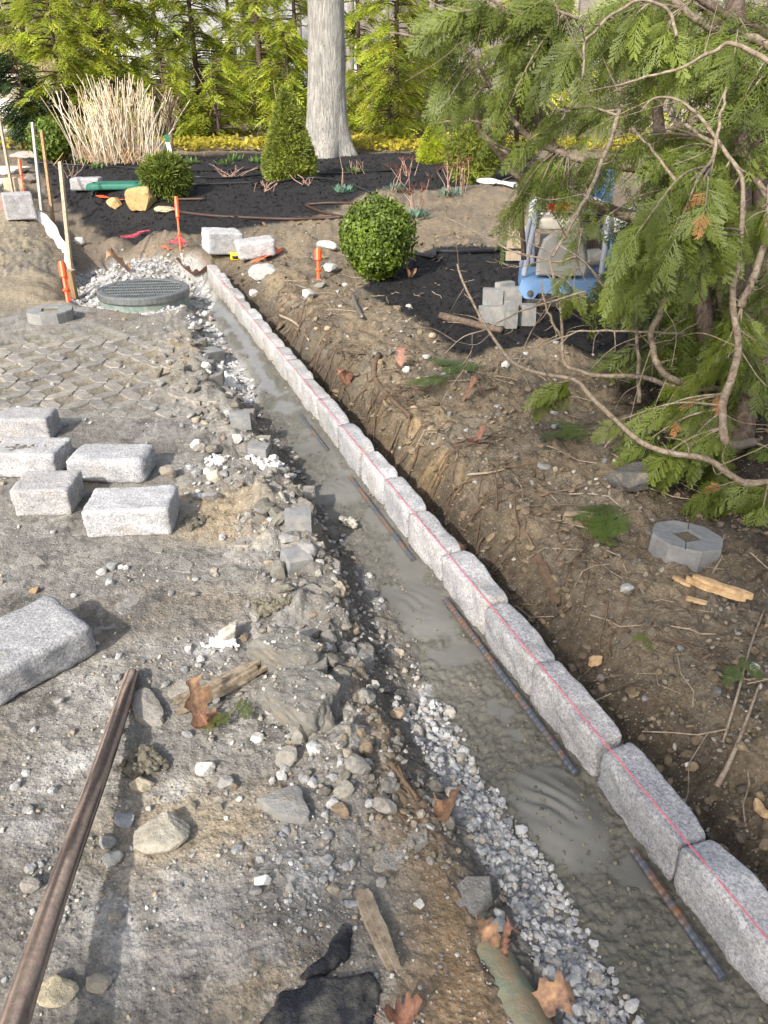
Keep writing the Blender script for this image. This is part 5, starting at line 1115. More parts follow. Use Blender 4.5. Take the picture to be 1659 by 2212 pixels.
# ------------------------------------------------------------------ oak trunk
def quadrow(r, n): return r.uniform(0, 6.28, n)
tb = hit(706, 337); md = mpp(tb)
def trunk_big():
    t = thing('oak_tree', 'massive pale grey oak trunk flaring at its foot beyond the mulch bed', 'tree trunk', tb)
    mb = MB(); n = 64; H = 7.0; zz = np.concatenate([np.linspace(-.2, 1.2, 16), np.linspace(1.35, H, 40)]); a = np.arange(n)*2*math.pi/n; V = []
    for z in zz:
        f = np.exp(-np.maximum(z, 0)/.42); rad = (.365-.012*z)+.17*f
        rr = rad*(1+.16*f*np.cos(5*a+1)+.06*f*np.cos(3*a)+.02*np.cos(2*a+z)); rr = rr+.010*perlin(a*14, np.full(n, z*2.2), 5)+.007*perlin(a*30, np.full(n, z*5), 6)
        V.append(np.stack([tb[0]+.03*z+.13*f*0+rr*np.cos(a), tb[1]+rr*np.sin(a), np.full(n, tb[2]+z)], -1))
    V = np.concatenate(V); m = len(zz); i = np.arange(m-1)[:, None]*n; j = np.arange(n)[None]; j2 = (j+1) % n
    mb.add(V, np.stack([i+j, i+j2, i+n+j2, i+n+j], -1).reshape(-1, 4)); build(mb, 'trunk', M['oak'], t, smooth=True)
    mb = MB(); r = np.random.default_rng(3)
    for k in range(0):
        a0 = r.uniform(-2.8, -.6); z = r.uniform(1.0, 5.5); rad = .37-.012*z+.004; c = tb+[.03*z+rad*math.cos(a0), rad*math.sin(a0), z]; L = r.uniform(.02, .10)
        x, y, zz_ = frame((math.cos(a0), math.sin(a0), 0)); q = [c+x*L*math.cos(u)*r.uniform(.5, 1)+y*L*1.4*math.sin(u)*r.uniform(.5, 1)+zz_*.012 for u in np.arange(7)*.9]
        mb.add(q, [(0, i, i+1) for i in range(1, 6)], (.9, 1.0, .7))
    for k in range(5):   # limbs well above the picture
        a0 = k*1.3+.4; P = [tb+[.2, 0, 6.6], tb+[.2+1.0*math.cos(a0), 1.0*math.sin(a0), 7.6], tb+[.2+2.2*math.cos(a0), 2.2*math.sin(a0), 9.2]]; build(tube(MB(), curve(P, 4), np.linspace(.2, .06, 9), 8), 'limb', M['oak'], t, smooth=True)
trunk_big()

# ------------------------------------------------------------------ needle and leaf foliage
def fronds(mb, pos, dirs, L, r, nl=9, wid=.34, droop=.35, leafw=.16, tint=(.65, 1.3), upv=None, base=None):
    """flat feathery sprays: a row of slim leaf blades on both sides of a drooping rib, all in one mesh"""
    N = len(pos)
    if N == 0: return mb
    d = np.asarray(dirs, float); d /= np.linalg.norm(d, axis=1)[:, None]
    up = np.array([0, 0, 1.])+r.normal(0, .5, (N, 3)) if upv is None else upv
    s = np.cross(d, up); s /= np.linalg.norm(s, axis=1)[:, None]+1e-9; nrm = np.cross(s, d)
    L = np.broadcast_to(L, (N,)); V = []; k = np.linspace(.08, 1, nl)
    for q in k:
        c = pos+d*(L*q)[:, None]-np.array([0, 0, 1])*(L*droop*q*q)[:, None]
        wl = wid*L*(math.sin(min(1, q*.8+.25)*math.pi)*.85+.15); lw = leafw*L
        for sg in (-1, 1):
            sw = s*sg*wl[:, None]+d*(wl*.8)[:, None]-np.array([0, 0, 1])*(wl*.25)[:, None]; e = d*(lw*.5)[:, None]
            V += [c-e*.5, c+sw*.55-e*.8+nrm*(wl*.06)[:, None], c+sw, c+sw*.55+e*.8+nrm*(wl*.06)[:, None]]
    V = np.stack(V, 1); m = V.shape[1]; F = np.arange(0, m, 4)[:, None]+np.arange(4)[None]
    ti = r.uniform(*tint, N)
    if base is not None: ti = ti*base
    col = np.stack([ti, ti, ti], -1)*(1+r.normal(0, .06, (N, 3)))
    mb.add(V.reshape(-1, 3), (F[None]+np.arange(N)[:, None, None]*m).reshape(-1, 4), np.repeat(col, m, 0)); return mb
def hemlock(x, y, H, Rb, label, mat, seed, dens=1.0, z0=.2, tr=.09, name='hemlock_tree', thin=.0, fl=.34):
    r = np.random.default_rng(seed); zb = gz(x, y); t = thing(name, label, 'tree', (x, y, zb), 'hemlocks behind the garden')
    P = [np.array([x+.05*math.sin(k*2+seed), y, zb-.2+k*H]) for k in np.linspace(0, 1, 8)]
    build(tube(MB(), P, np.linspace(tr, .015, 8), 8), 'trunk', M['hbark'], t, smooth=True)
    lb = MB(); fo = MB(); nb = int(104*dens*H/5.5)
    for k in range(nb):
        h = max(.03, z0+(H-z0)*(k+.5)/nb+r.normal(0, .05)); a = r.uniform(0, 6.28); Lb = Rb*(1-.75*min(h/H, 1)**1.3)*r.uniform(.65, 1.12)
        if r.random() < thin: continue
        kk = np.linspace(0, 1, 6); dr = np.array([math.cos(a), math.sin(a), 0]); P = np.array([x, y, zb+h])+dr*Lb*kk[:, None]+np.array([0, 0, 1])*(Lb*(.12*kk-.34*kk**2))[:, None]+np.cumsum(r.normal(0, .015, (6, 3)), 0)
        tube(lb, P, np.linspace(.018, .004, 6), 4, False)
        nf = max(6, int((23 if h < 4.3 else 10)*Lb)); u = r.uniform(.18, 1, nf)**.8; pp = np.stack([np.interp(u, kk, P[:, i]) for i in range(3)], -1); sg = r.choice([-1, 1], nf); pa = a+sg*r.uniform(.25, 1.15, nf)
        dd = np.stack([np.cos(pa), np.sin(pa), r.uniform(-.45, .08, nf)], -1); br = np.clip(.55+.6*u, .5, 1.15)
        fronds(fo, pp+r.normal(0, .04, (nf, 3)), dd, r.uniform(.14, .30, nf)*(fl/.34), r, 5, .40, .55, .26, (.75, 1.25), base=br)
    build(lb, 'limbs', M['hbark'], t, kind='stuff'); build(fo, 'crown', M[mat], t)
def ax(px, Y): return (px-829.5)/FPX*Y*.97
HEM = [(300, 20.5, 6.2, 2.1, 'large hemlock left of centre with its brown trunk showing behind the dry canes', 'hem', 1.35, .8, .15), (590, 21, 6.0, 1.25, 'slender yellow-green hemlock just left of the oak trunk', 'hem', 1.0, .3, .09),
 (470, 23, 5.5, 1.7, 'hemlock set back between the brown-trunked one and the slender one', 'hem', 1.0, .3, .09), (150, 22.5, 6.0, 1.3, 'hemlock at the left behind the pale rock wall', 'hem', 1.1, 1.1, .1), (200, 18.9, 3.6, 1.5, 'darker green hemlock low behind the small boxwood', 'hem', 1.2, .2, .07),
 (118, 18.4, 1.75, .95, 'low dark evergreen in front of the pale rock wall', 'hemdark', 2.2, .1, .05), (850, 21, 5.5, 1.5, 'bright yellow-green hemlock right of the oak trunk', 'hem', 1.1, .2, .08), (780, 23.5, 6, 1.3, 'shaded hemlock directly behind the oak trunk on its right', 'hem', 1.0, .2, .08),
 (930, 23.5, 5.6, 1.6, 'hemlock behind the cedar outer branches', 'hem', .8, .4, .08), (1100, 22, 5.6, 1.8, 'hemlock seen through the cedar limbs', 'hem', .7, .3, .08), (1300, 24, 6, 2.0, 'yellow-green hemlock far behind the cedar crown', 'hem', .55, .3, .08), (1560, 24, 6, 2.2, 'hemlock at the far right behind the cedar', 'hem', .5, .3, .08),
 (30, 26, 6.5, 1.7, 'pale green hemlock at the far left edge', 'hem', 1.1, 2.2, .09), (660, 24.5, 6, 1.6, 'hemlock directly behind the oak trunk on its left', 'hem', 1.1, .2, .08), (400, 25.5, 6, 1.9, 'hemlock filling the gap behind the dry canes', 'hem', 1.0, .3, .09), (540, 26, 6, 1.5, 'hemlock half screening the grey house', 'hem', .9, .2, .08), (720, 20.6, 1.3, 1.0, 'low hemlock growth peeping out behind the oak foot', 'hem', 1.4, .05, .05), (640, 20.5, 2.3, 1.0, 'bushy young hemlock behind the conical spruce', 'hem', 1.2, .05, .05), (230, 24.5, 6, 1.8, 'hemlock behind and left of the brown-trunked one', 'hem', 1.0, .4, .09), (400, 19.6, 1.8, 1.2, 'low drooping hemlock just behind the dry canes', 'hem', 1.3, .1, .05), (500, 19.8, 1.6, 1.1, 'low spreading hemlock left of the conical spruce', 'hem', 1.2, .1, .05), (845, 19.8, 1.7, 1.0, 'low bushy hemlock at the right foot of the oak trunk', 'hem', 1.4, .05, .05)]
for i, (px, Y, H, Rb, lab, mat, dn, z0, tr) in enumerate(HEM): hemlock(ax(px, Y), Y, H, Rb, lab, mat, 900+i, dn, z0, tr)

def leafball(name, label, cat, px, py, wpx, hpx, mat, n, seed, leaf=.02, mode='leaf', group=None, cone=False):
    r = np.random.default_rng(seed); p = hit(px, py); m = mpp(p); rx = wpx*m/2; hz = hpx*m/math.cos(PITCH*.6); t = thing(name, label, cat, p, group)
    th = r.uniform(0, 6.28, n); u = r.uniform(-1, 1, n); q = np.stack([np.sqrt(1-u*u)*np.cos(th), np.sqrt(1-u*u)*np.sin(th), u], -1)
    lump = 1+.20*n3(q, 2.2, seed)+.17*n3(q, 5, seed+1)+np.where(r.random(n) < .06, r.uniform(0, .24, n), 0); dep = (1-.33*r.random(n)**2)
    if cone:
        h = 1-np.sqrt(r.random(n)); prof = np.minimum(1, (1-h)**.8*1.1)*np.minimum(1, .72+h*2.2); P = np.stack([np.cos(th)*rx*prof, np.sin(th)*rx*prof, h*hz], -1)
        lump = 1+.16*n3(np.stack([np.cos(th), np.sin(th), h*4], -1), 2.5, seed)+.14*n3(np.stack([np.cos(th), np.sin(th), h*4], -1), 6, seed+2); P[:, :2] *= (lump*dep)[:, None]; nrm = np.stack([np.cos(th), np.sin(th), np.full(n, .35)], -1)
    else:
        P = q*np.array([rx, rx, hz/2])*(lump*dep)[:, None]; P[:, 2] += hz*.5; nrm = q; P[:, 2] = np.maximum(P[:, 2], .02)
    P = P+p; mb = MB(); nrm = nrm+r.normal(0, .55, (n, 3)); nrm /= np.linalg.norm(nrm, axis=1)[:, None]
    clump = np.clip(1+.5*n3(q if not cone else np.stack([np.cos(th), np.sin(th), h*3], -1), 5, seed+7), .5, 1.5); ti = r.uniform(.7, 1.25, n)*clump
    col = np.stack([ti, ti, ti*r.uniform(.6, 1.1, n)], -1)
    if mode == 'leaf':
        a = np.cross(nrm, r.normal(size=(n, 3))); a /= np.linalg.norm(a, axis=1)[:, None]; b = np.cross(nrm, a); L = (leaf*r.uniform(.7, 1.3, n))[:, None]
        V = np.stack([P-a*L, P+b*L*.55+nrm*L*.15, P+a*L, P-b*L*.55+nrm*L*.15], 1).reshape(-1, 3); mb.add(V, np.arange(n*4).reshape(-1, 4), np.repeat(col, 4, 0))
    else:                                               # tufts of needles
        K = 7 if mode == 'needle' else 14
        for k in range(K):
            d = nrm*(.9 if mode == 'needle' else 1.0)+r.normal(0, .55, (n, 3)); d /= np.linalg.norm(d, axis=1)[:, None]; s = np.cross(d, r.normal(size=(n, 3))); s /= np.linalg.norm(s, axis=1)[:, None]
            L = (leaf*r.uniform(.7, 1.3, n))[:, None]; V = np.stack([P-s*L*.09, P+d*L-s*L*.04, P+d*L+s*L*.04, P+s*L*.09], 1).reshape(-1, 3)
            mb.add(V, np.arange(n*4).reshape(-1, 4), np.repeat(col*r.uniform(.85, 1.15), 4, 0))
    build(mb, 'foliage', M[mat], t)
    st_ = MB()
    for k in range(14):
        a = r.uniform(0, 6.28); e = p+np.array([math.cos(a)*rx*.7, math.sin(a)*rx*.7, hz*r.uniform(.3, .8)]) if not cone else p+np.array([math.cos(a)*rx*.5*(1-k/16), math.sin(a)*rx*.5*(1-k/16), hz*(.15+k/18)])
        tube(st_, curve([p+[0, 0, -.03 if not cone else hz*k/20], (p*.4+e*.6)+[0, 0, -.03], e], 3), np.linspace(.012, .004, 7), 5)
    build(st_, 'stems', M['hbark'], t, kind='stuff'); return t
leafball('boxwood_shrub', 'round green boxwood standing between the curb end and the near mulch', 'shrub', 815, 598, 150, 152, 'boxw', 9500, 1, .019)
leafball('boxwood_shrub', 'small dark boxwood behind the fence stakes at left', 'shrub', 118, 353, 86, 84, 'boxw', 4200, 2, .034)
leafball('dwarf_spruce', 'conical dwarf spruce in front of the oak trunk', 'shrub', 627, 389, 108, 168, 'spruce', 5200, 3, .07, 'needle', cone=True)
leafball('dwarf_pine', 'squat round dwarf pine on the mulch behind the yellow boulder', 'shrub', 364, 424, 88, 72, 'mugo', 900, 4, .085, 'pine')
leafball('dwarf_spruce', 'rounded green dwarf spruce half hidden by drooping cedar sprays', 'shrub', 1020, 392, 104, 105, 'spruce', 3800, 5, .07, 'needle')
leafball('golden_spruce', 'small golden cone-shaped spruce with an orange cane behind it', 'shrub', 938, 352, 66, 78, 'hem', 2000, 6, .08, 'needle', cone=True)
leafball('golden_spruce', 'tiny yellow-green spruce beside the rounded dwarf spruce', 'shrub', 1105, 350, 40, 36, 'hem', 900, 7, .07, 'needle', cone=True)

# dry canes
def canes():
    r = np.random.default_rng(8); p = hit(262, 348); m = mpp(p); t = thing('dry_cane_clump', 'big fan of bleached dry canes at the back of the mulch bed', 'dry shrub', p)
    for i in range(250):
        a = r.normal(0, .17); b = r.uniform(-.4, .4); base = p+[np.clip(r.normal(0, .36), -.66, .66), r.normal(0, .25), -.02]; L = r.uniform(.7, 1.5)*(1-.16*abs(base[0]-p[0])); d = np.array([math.sin(a)+.32*(base[0]-p[0]), b*.5, math.cos(a)]); d /= np.linalg.norm(d)
        P = np.array([base, base+d*L*.5+r.normal(0, .03, 3), base+d*L+[.12*math.sin(a)*L, 0, -.04*L]+r.normal(0, .04, 3)])
        c = np.array([(.62, .54, .40), (.70, .63, .50), (.50, .38, .24), (.42, .29, .17)])[r.choice(4, p=[.4, .3, .2, .1])]; mb = MB(); cc = np.array([c*.62, c*.85, c, c, c*1.05])[:5]
        tube(mb, curve(P, 2), np.linspace(.009, .005, 5), 4, True, cc)
        if r.random() < .45:
            q = P[1]*.4+P[2]*.6; tube(mb, [q, q+d*.2+r.normal(0, .07, 3)], [.006, .004], 3, False, c)
        build(mb, 'cane', M['cane'], t)
    mb = MB()
    for i in range(160):
        base = p+[r.normal(0, .5), r.normal(-.1, .25), 0]; a = r.uniform(-1.2, 1.2); tube(mb, [base, base+[math.sin(a)*.3, r.normal(0, .1), .28*math.cos(a)]], [.007, .004], 3, False, (.42, .27, .15))
    build(mb, 'dead_leaves', M['cane'], t, kind='stuff')
canes()
# sapling with a nursery label
p = hit(372, 356); t = thing('sapling', 'bare brown sapling with a white and green nursery label right of the dry canes', 'sapling', p); m = mpp(p)
q = D(366, 205, float((p-CAM) @ np.array([0, math.cos(PITCH), -math.sin(PITCH)]))); v = q-p
build(tube(MB(), curve([p, p+v*.5+[.02, 0, 0], p+v*.72], 4), [.02]*5+[.016]*4, 7), 'stem', M['hbark'], t); mb = MB(); r = np.random.default_rng(4)
for k in range(46): b = p+v*r.uniform(.52, .78); e = b+np.array([r.normal(0, .16), r.normal(0, .12), r.uniform(.12, .42)]); tube(mb, [b, (b+e)/2+r.normal(0, .02, 3), e], [.007, .005, .003], 3, False)
build(mb, 'twigs', M['root'], t, kind='stuff'); lb = build(box(MB(), p+[0, -.03, .17], (.07, .012, .40), rotm(0, -.12, 0)), 'plant_label', M['white'], t); build(box(MB(), p+[-.02, -.04, .42], (.075, .006, .12), rotm(0, -.12, 0)), 'green_band', M['valve'], lb)
# yellow-green groundcover strip at the wood edge
r = np.random.default_rng(14); N = 6500; x = r.uniform(-9, 7, N); y = 17.6+1.5*r.random(N)**1.3; kp = (fbm(x*.8, y*1.5, 95, 3) > -.22) & ((x > -5.2) | (r.random(N) < .2)); x = x[kp]; y = y[kp]; n = len(x); P = np.stack([x, y, ground(x, y, False)+.05+.16*r.random(n)], -1)
mb = MB(); nr = np.array([0, -.5, 1])+r.normal(0, .5, (n, 3)); nr /= np.linalg.norm(nr, axis=1)[:, None]; a = np.cross(nr, r.normal(size=(n, 3))); a /= np.linalg.norm(a, axis=1)[:, None]; b = np.cross(nr, a); L = r.uniform(.035, .07, (n, 1))
mb.add(np.stack([P-a*L, P+b*L*.6, P+a*L, P-b*L*.6], 1).reshape(-1, 3), np.arange(n*4).reshape(-1, 4), np.repeat(r.uniform(.5, 1.15, (n, 1))*np.array([1, 1, 1]), 4, 0)); build(mb, 'groundcover', M['ydw'], kind='stuff')
# perennials: stems and small green tufts on the mulch
def perennial(px, py, hpx, n, label, mat='cane', col=(.34,.22,.17), tuft=None, spread=.35, heads=False):
    r = np.random.default_rng(int(px+py)); p = hit(px, py); m = mpp(p); t = thing('perennial_plant', label, 'plant', p, 'dormant perennials on the mulch'); mb = MB()
    for k in range(n):
        L = hpx*m*r.uniform(.55, 1.1); b = p+[r.normal(0, .05), r.normal(0, .05), 0]; e = b+np.array([r.normal(0, spread)*L, r.normal(0, spread)*L, L]); tube(mb, [b, (b+e)/2+r.normal(0, .02, 3), e], [.006, .005, .004], 4, True, np.array(col)*r.uniform(.8, 1.3))
        if heads:
            for q in range(7): tube(mb, [e, e+np.array([r.normal(0, .05), r.normal(0, .05), .03+.03*r.random()])], [.004, .003], 3, False, (.13, .05, .035))
    if n: build(mb, 'stems', M['cane'], t)
    if tuft:
        q = MB(); nn = 46; a = r.uniform(0, 6.28, nn); e = r.uniform(.2, 1.2, nn); d = np.stack([np.cos(a)*np.cos(e), np.sin(a)*np.cos(e), np.sin(e)], -1); s = np.stack([-np.sin(a), np.cos(a), 0*a], -1); b = p+np.stack([r.normal(0, .06, nn), r.normal(0, .06, nn), 0*a+.01], -1); L = r.uniform(.07, .15, (nn, 1))
        q.add(np.stack([b, b+d*L*.6+s*.018, b+d*L, b+d*L*.6-s*.018], 1).reshape(-1, 3), np.arange(nn*4).reshape(-1, 4), (1, 1, 1)); build(q, 'leaves', M[tuft], t)
    return t
perennial(905,470,75,7,'red-brown dormant stems standing right behind the round boxwood',heads=True,tuft='bluegreen'); perennial(860,415,60,6,'thin dormant stems behind and above the round boxwood',heads=True,tuft='bluegreen'); perennial(970,425,80,7,'brown stems with dark heads before the rounded dwarf spruce',heads=True,tuft='bluegreen')
perennial(1000,415,70,6,'brown stems at the left foot of the rounded dwarf spruce',heads=True); perennial(738,405,60,2,'two bare upright stems on the mulch right of the conical spruce',spread=.08); perennial(770,375,30,8,'tuft of dry stalks with green shoots near the oak foot',tuft='weed'); perennial(880,380,42,6,'dry stalks left of the golden spruce')
perennial(495,385,26,16,'dry tan perennial tuft between the small pine and the conical spruce',spread=.9); perennial(575,412,18,12,'dry tuft of grass left of the conical spruce foot',spread=.9); perennial(150,385,36,8,'dry stalks with a pale seed head behind the fence stakes',spread=.6); perennial(658,400,20,8,'flattened dry stalks at the right foot of the conical spruce',spread=.9)
for q, (px, py, lab) in enumerate([(175,356,'grass tuft just right of the small boxwood'),(415,354,'green shoots on the mulch right of the nursery label'),(487,357,'pair of green shoots at the back edge of the mulch'),(505,348,'leafy green shoots against the groundcover'),(555,352,'green shoots left of the conical spruce top edge'),(745,418,'blue-green sedum rosette left of the round boxwood'),(1160,600,'grey-green weed near the compactor left side'),(210,365,'small green shoot near the grass tuft')]): perennial(px, py, 10, 0, lab, tuft='bluegreen' if q == 5 else 'weed')

# ------------------------------------------------------------------ the cedar on the right
def spray_mesh(seed, npin=10, ntw=4):
    """a flat drooping cedar spray along +x, length 1: rib, side twigs, scale-leaf twiglets"""
    r = np.random.default_rng(seed); V = []; F = []
    def blade(a, b, w, tip=.5):
        d = b-a; s = np.array([-d[1], d[0], 0]); s /= np.linalg.norm(s)+1e-9; i = len(V); V.extend([a-s*w*.5, b-s*w*tip*.5, b+s*w*tip*.5, a+s*w*.5]); F.append((i, i+1, i+2, i+3))
    def dz(x, y): return -.22*x*x-.45*abs(y)**1.5+.02*math.sin(9*x+seed)
    pts = [np.array([x, .03*math.sin(4*x+seed), dz(x, 0)]) for x in np.linspace(0, 1, 5)]
    for a, b in zip(pts, pts[1:]): blade(a, b, .020, .8)
    for k in range(npin):
        x = .10+.86*k/(npin-1); L = (.36*(1-x)**.75+.09)*r.uniform(.75, 1.15)
        for sg in (-1, 1):
            an = r.uniform(.55, .85); d = np.array([math.cos(an), sg*math.sin(an)]); x0 = x+r.normal(0, .012)+(.02 if sg > 0 else 0)
            a = np.array([x0, .03*math.sin(4*x0+seed), dz(x0, 0)]); tipx = x0+d[0]*L; tipy = d[1]*L; b = np.array([tipx, tipy, dz(tipx, tipy)])
            blade(a, b, .022, .6)
            for q in range(ntw):
                u = .25+.8/ntw*q; c = a+(b-a)*u; l2 = L*(.34-.2/ntw*q)*(4/ntw)**.4*r.uniform(.8, 1.2)
                for s2 in (-1, 1):
                    a2 = math.atan2(d[1], d[0])+s2*.62; e = np.array([c[0]+math.cos(a2)*l2, c[1]+math.sin(a2)*l2, 0]); e[2] = dz(e[0], e[1]); blade(c, e, .021, .55)
    return np.array(V), np.array(F)
SPR = [spray_mesh(i, 10) for i in range(4)]; SPRS = [spray_mesh(10+i, 7) for i in range(3)]; SPRF = [spray_mesh(20+i, 7, 2) for i in range(3)]
def spray_frame(d, r, flat=.5):
    d = d/np.linalg.norm(d); up = np.array([r.normal(0, .7), r.normal(0, .7)-.35, 1*flat+.2]); s = np.cross(up, d); s /= np.linalg.norm(s)+1e-9; return np.stack([d, s, np.cross(d, s)], 1)
def dep_of(p): return float((p-CAM) @ np.array([0, math.cos(PITCH), -math.sin(PITCH)]))
cb = hit(1600, 965)
cedar = thing('cedar_tree', 'many-stemmed cedar with bare curved lower limbs and drooping sprays filling the right side', 'tree', cb)
BR = []                                                # sampled wood points for hanging twigs
def limb(pts, r0, r1, mat='cbark2', name='branch', n=7, parent=cedar):
    P = curve(np.array([q if len(q) == 3 and isinstance(q, np.ndarray) else D(*q) for q in pts]), 6); k = np.linspace(0, 1, len(P))
    P = P+np.stack([perlin(k*9+len(BR), k*0+.3, 3), perlin(k*9+len(BR), k*0+4.3, 3), perlin(k*9+len(BR), k*0+8.3, 3)], -1)*.007
    rad = .8*(r0+(r1-r0)*k)*(1+.10*perlin(k*23+len(BR), k*0, 8)); build(tube(MB(), P, rad, n), name, M[mat], parent, smooth=True); BR.append(P)
base1 = hit(1560, 930)-[0, 0, .08]; base2 = hit(1606, 965)-[0, 0, .08]; base3 = hit(1648, 880)-[0, 0, .08]; base4 = hit(1530, 850)-[0, 0, .08]
limb([base1, (1520,650,3.75), (1490,470,3.8), (1428,300,3.95), (1420,225,4.0), (1410,-80,4.1)], .055, .030, 'cbark', 'trunk', 9)
limb([base2, (1604,700,3.62), (1592,250,3.75), (1585,-120,3.9)], .085, .055, 'cbark', 'trunk', 10)
limb([base3, (1655,500,4.2), (1560,65,4.4), (1450,-20,4.5)], .07, .04, 'cbark', 'trunk', 9)
limb([base4, (1500,600,4.3), (1440,500,4.4), (1310,450,4.4), (1230,425,4.35), (1155,395,4.3), (1110,370,4.25), (1065,310,4.2), (1050,270,4.2)], .05, .022)
limb([(1600,520,3.9), (1500,430,4.0), (1420,375,4.05), (1330,357,4.0), (1255,345,3.95), (1200,328,3.95), (1150,300,3.9), (1110,265,3.9), (1075,215,3.85), (1045,160,3.8), (1015,107,3.8)], .032, .008)
limb([(1200,325,3.95), (1175,290,3.95), (1155,225,3.95), (1145,125,3.95), (1150,40,3.95), (1160,-60,4)], .034, .026, 'cbark')
limb([(1130,560,4.4), (1125,430,4.35), (1120,330,4.3), (1118,240,4.2), (1150,130,4.1)], .02, .014, 'cbark')
limb([(1100,330,4.1), (1040,290,4.1), (1030,225,4.05), (1015,120,4.0), (985,80,4.0), (930,85,3.95), (842,72,3.9)], .020, .007)
limb([(1700,120,3.5), (1630,85,3.5), (1555,65,3.5), (1495,35,3.5), (1440,-15,3.5)], .026, .020); limb([(1690,90,3.7), (1630,60,3.7), (1555,25,3.7), (1495,-15,3.7)], .03, .022, 'cbark')
limb([base2+[.05, 0, .1], (1570,960,2.98), (1562,900,2.95), (1566,863,2.95), (1580,820,2.95), (1592,775,2.95), (1597,739,2.95), (1593,698,2.95), (1585,650,2.95), (1584,609,2.95), (1599,560,2.95), (1603,500,2.95), (1604,450,2.98), (1602,380,3), (1570,330,3.05), (1540,290,3.1), (1505,245,3.1), (1460,215,3.1), (1410,215,3.1), (1384,240,3.1)], .024, .005)
limb([(1480,828,3.3), (1455,820,3.25), (1425,793,3.2), (1412,760,3.2), (1409,715,3.18), (1424,680,3.15), (1440,640,3.1)], .019, .014)
limb([(1600,665,3.1), (1615,630,3.1), (1640,570,3.1), (1655,500,3.1), (1662,400,3.1)], .022, .016)
limb([(1700,1040,2.75), (1659,1043,2.8), (1614,1045,2.82), (1572,1020,2.84), (1530,994,2.86), (1447,980,2.92), (1390,958,2.97), (1330,908,3.02), (1280,860,3.08), (1245,824,3.13), (1190,813,3.2), (1140,798,3.26), (1100,773,3.32), (1064,728,3.38), (1034,678,3.45), (1004,618,3.52), (989,570,3.6)], .017, .0065)
limb([(1560,840,3.5), (1455,835,3.5), (1380,815,3.55), (1295,813,3.6), (1255,803,3.6), (1222,788,3.6), (1214,723,3.6), (1209,650,3.55), (1195,590,3.5), (1185,555,3.5)], .017, .006)
limb([(1214,730,3.6), (1190,690,3.6), (1176,650,3.6), (1168,600,3.6)], .009, .004); limb([(1320,640,3.9), (1255,560,3.75), (1210,566,3.7), (1160,556,3.7), (1110,543,3.7), (1025,498,3.75), (960,470,3.8)], .008, .003)
limb([(1340,240,3.3), (1315,310,3.25), (1290,375,3.2), (1262,435,3.15), (1230,490,3.1), (1207,532,3.1), (1192,551,3.1)], .013, .007); limb([(1180,455+340,3.25), (1265,630,3.15), (1200,648,3.2), (1130,670,3.25), (1050,708,3.3), (985,738,3.35), (952,775,3.4)][1:], .006, .003)
limb([(1480,720,3.4), (1380,716,3.4), (1280,713,3.4), (1220,725,3.4), (1165,748,3.4)], .008, .004); limb([(1020,720,3.35), (1018,760,3.4), (1000,800,3.5)], .003, .002)
limb([(1460,78,3.0), (1450,30,3.0), (1415,4,3.0), (1370,4,3.0), (1330,25,3.0), (1290,60,3.0), (1262,100,3.0), (1258,170,3.0)], .009, .006); limb([(1527,382,2.9), (1540,340,2.9), (1555,260,2.9), (1570,190,2.9)], .013, .006)
limb([(1502,450,3.3), (1445,370,3.3), (1405,320,3.3), (1365,275,3.3)], .010, .006); limb([(1700,300,4.3), (1560,300,4.3), (1450,312,4.3), (1372,322,4.3)], .036, .024, 'cbark'); limb([(1700,480,3.4), (1610,360,3.5), (1550,315,3.5), (1480,270,3.6)], .02, .01)
limb([(1570,700,3.8), (1540,600,3.8), (1500,520,3.7), (1480,430,3.7), (1470,350,3.7)], .024, .014); limb([(1380,870,3.6), (1378,760,3.6), (1374,690,3.55), (1370,620,3.5)], .013, .008); limb([(1660,1100,2.9), (1600,1180,2.85), (1540,1240,2.82), (1500,1300,2.8)], .014, .008)
limb([(1560,910,3.3), (1480,905,3.35), (1420,890,3.4), (1330,905,3.5), (1290,912,3.55)], .02, .012, 'cbark'); limb([(1500,930,3.3), (1400,900,3.35), (1340,925,3.38), (1300,975,3.4)], .012, .006); limb([(1700,160,2.7), (1600,95,2.75), (1540,110,2.8), (1470,145,2.85), (1400,165,2.9), (1330,185,2.95)], .012, .004)
limb([(1080,10,3.4), (1020,22,3.4), (960,18,3.4), (900,-20,3.4)], .007, .004); limb([(1250,40,3.3), (1180,20,3.3), (1100,30,3.35), (1030,-10,3.4)], .009, .004); limb([(1090,275,3.9), (1020,262,3.95), (940,265,4.0)], .010, .004)
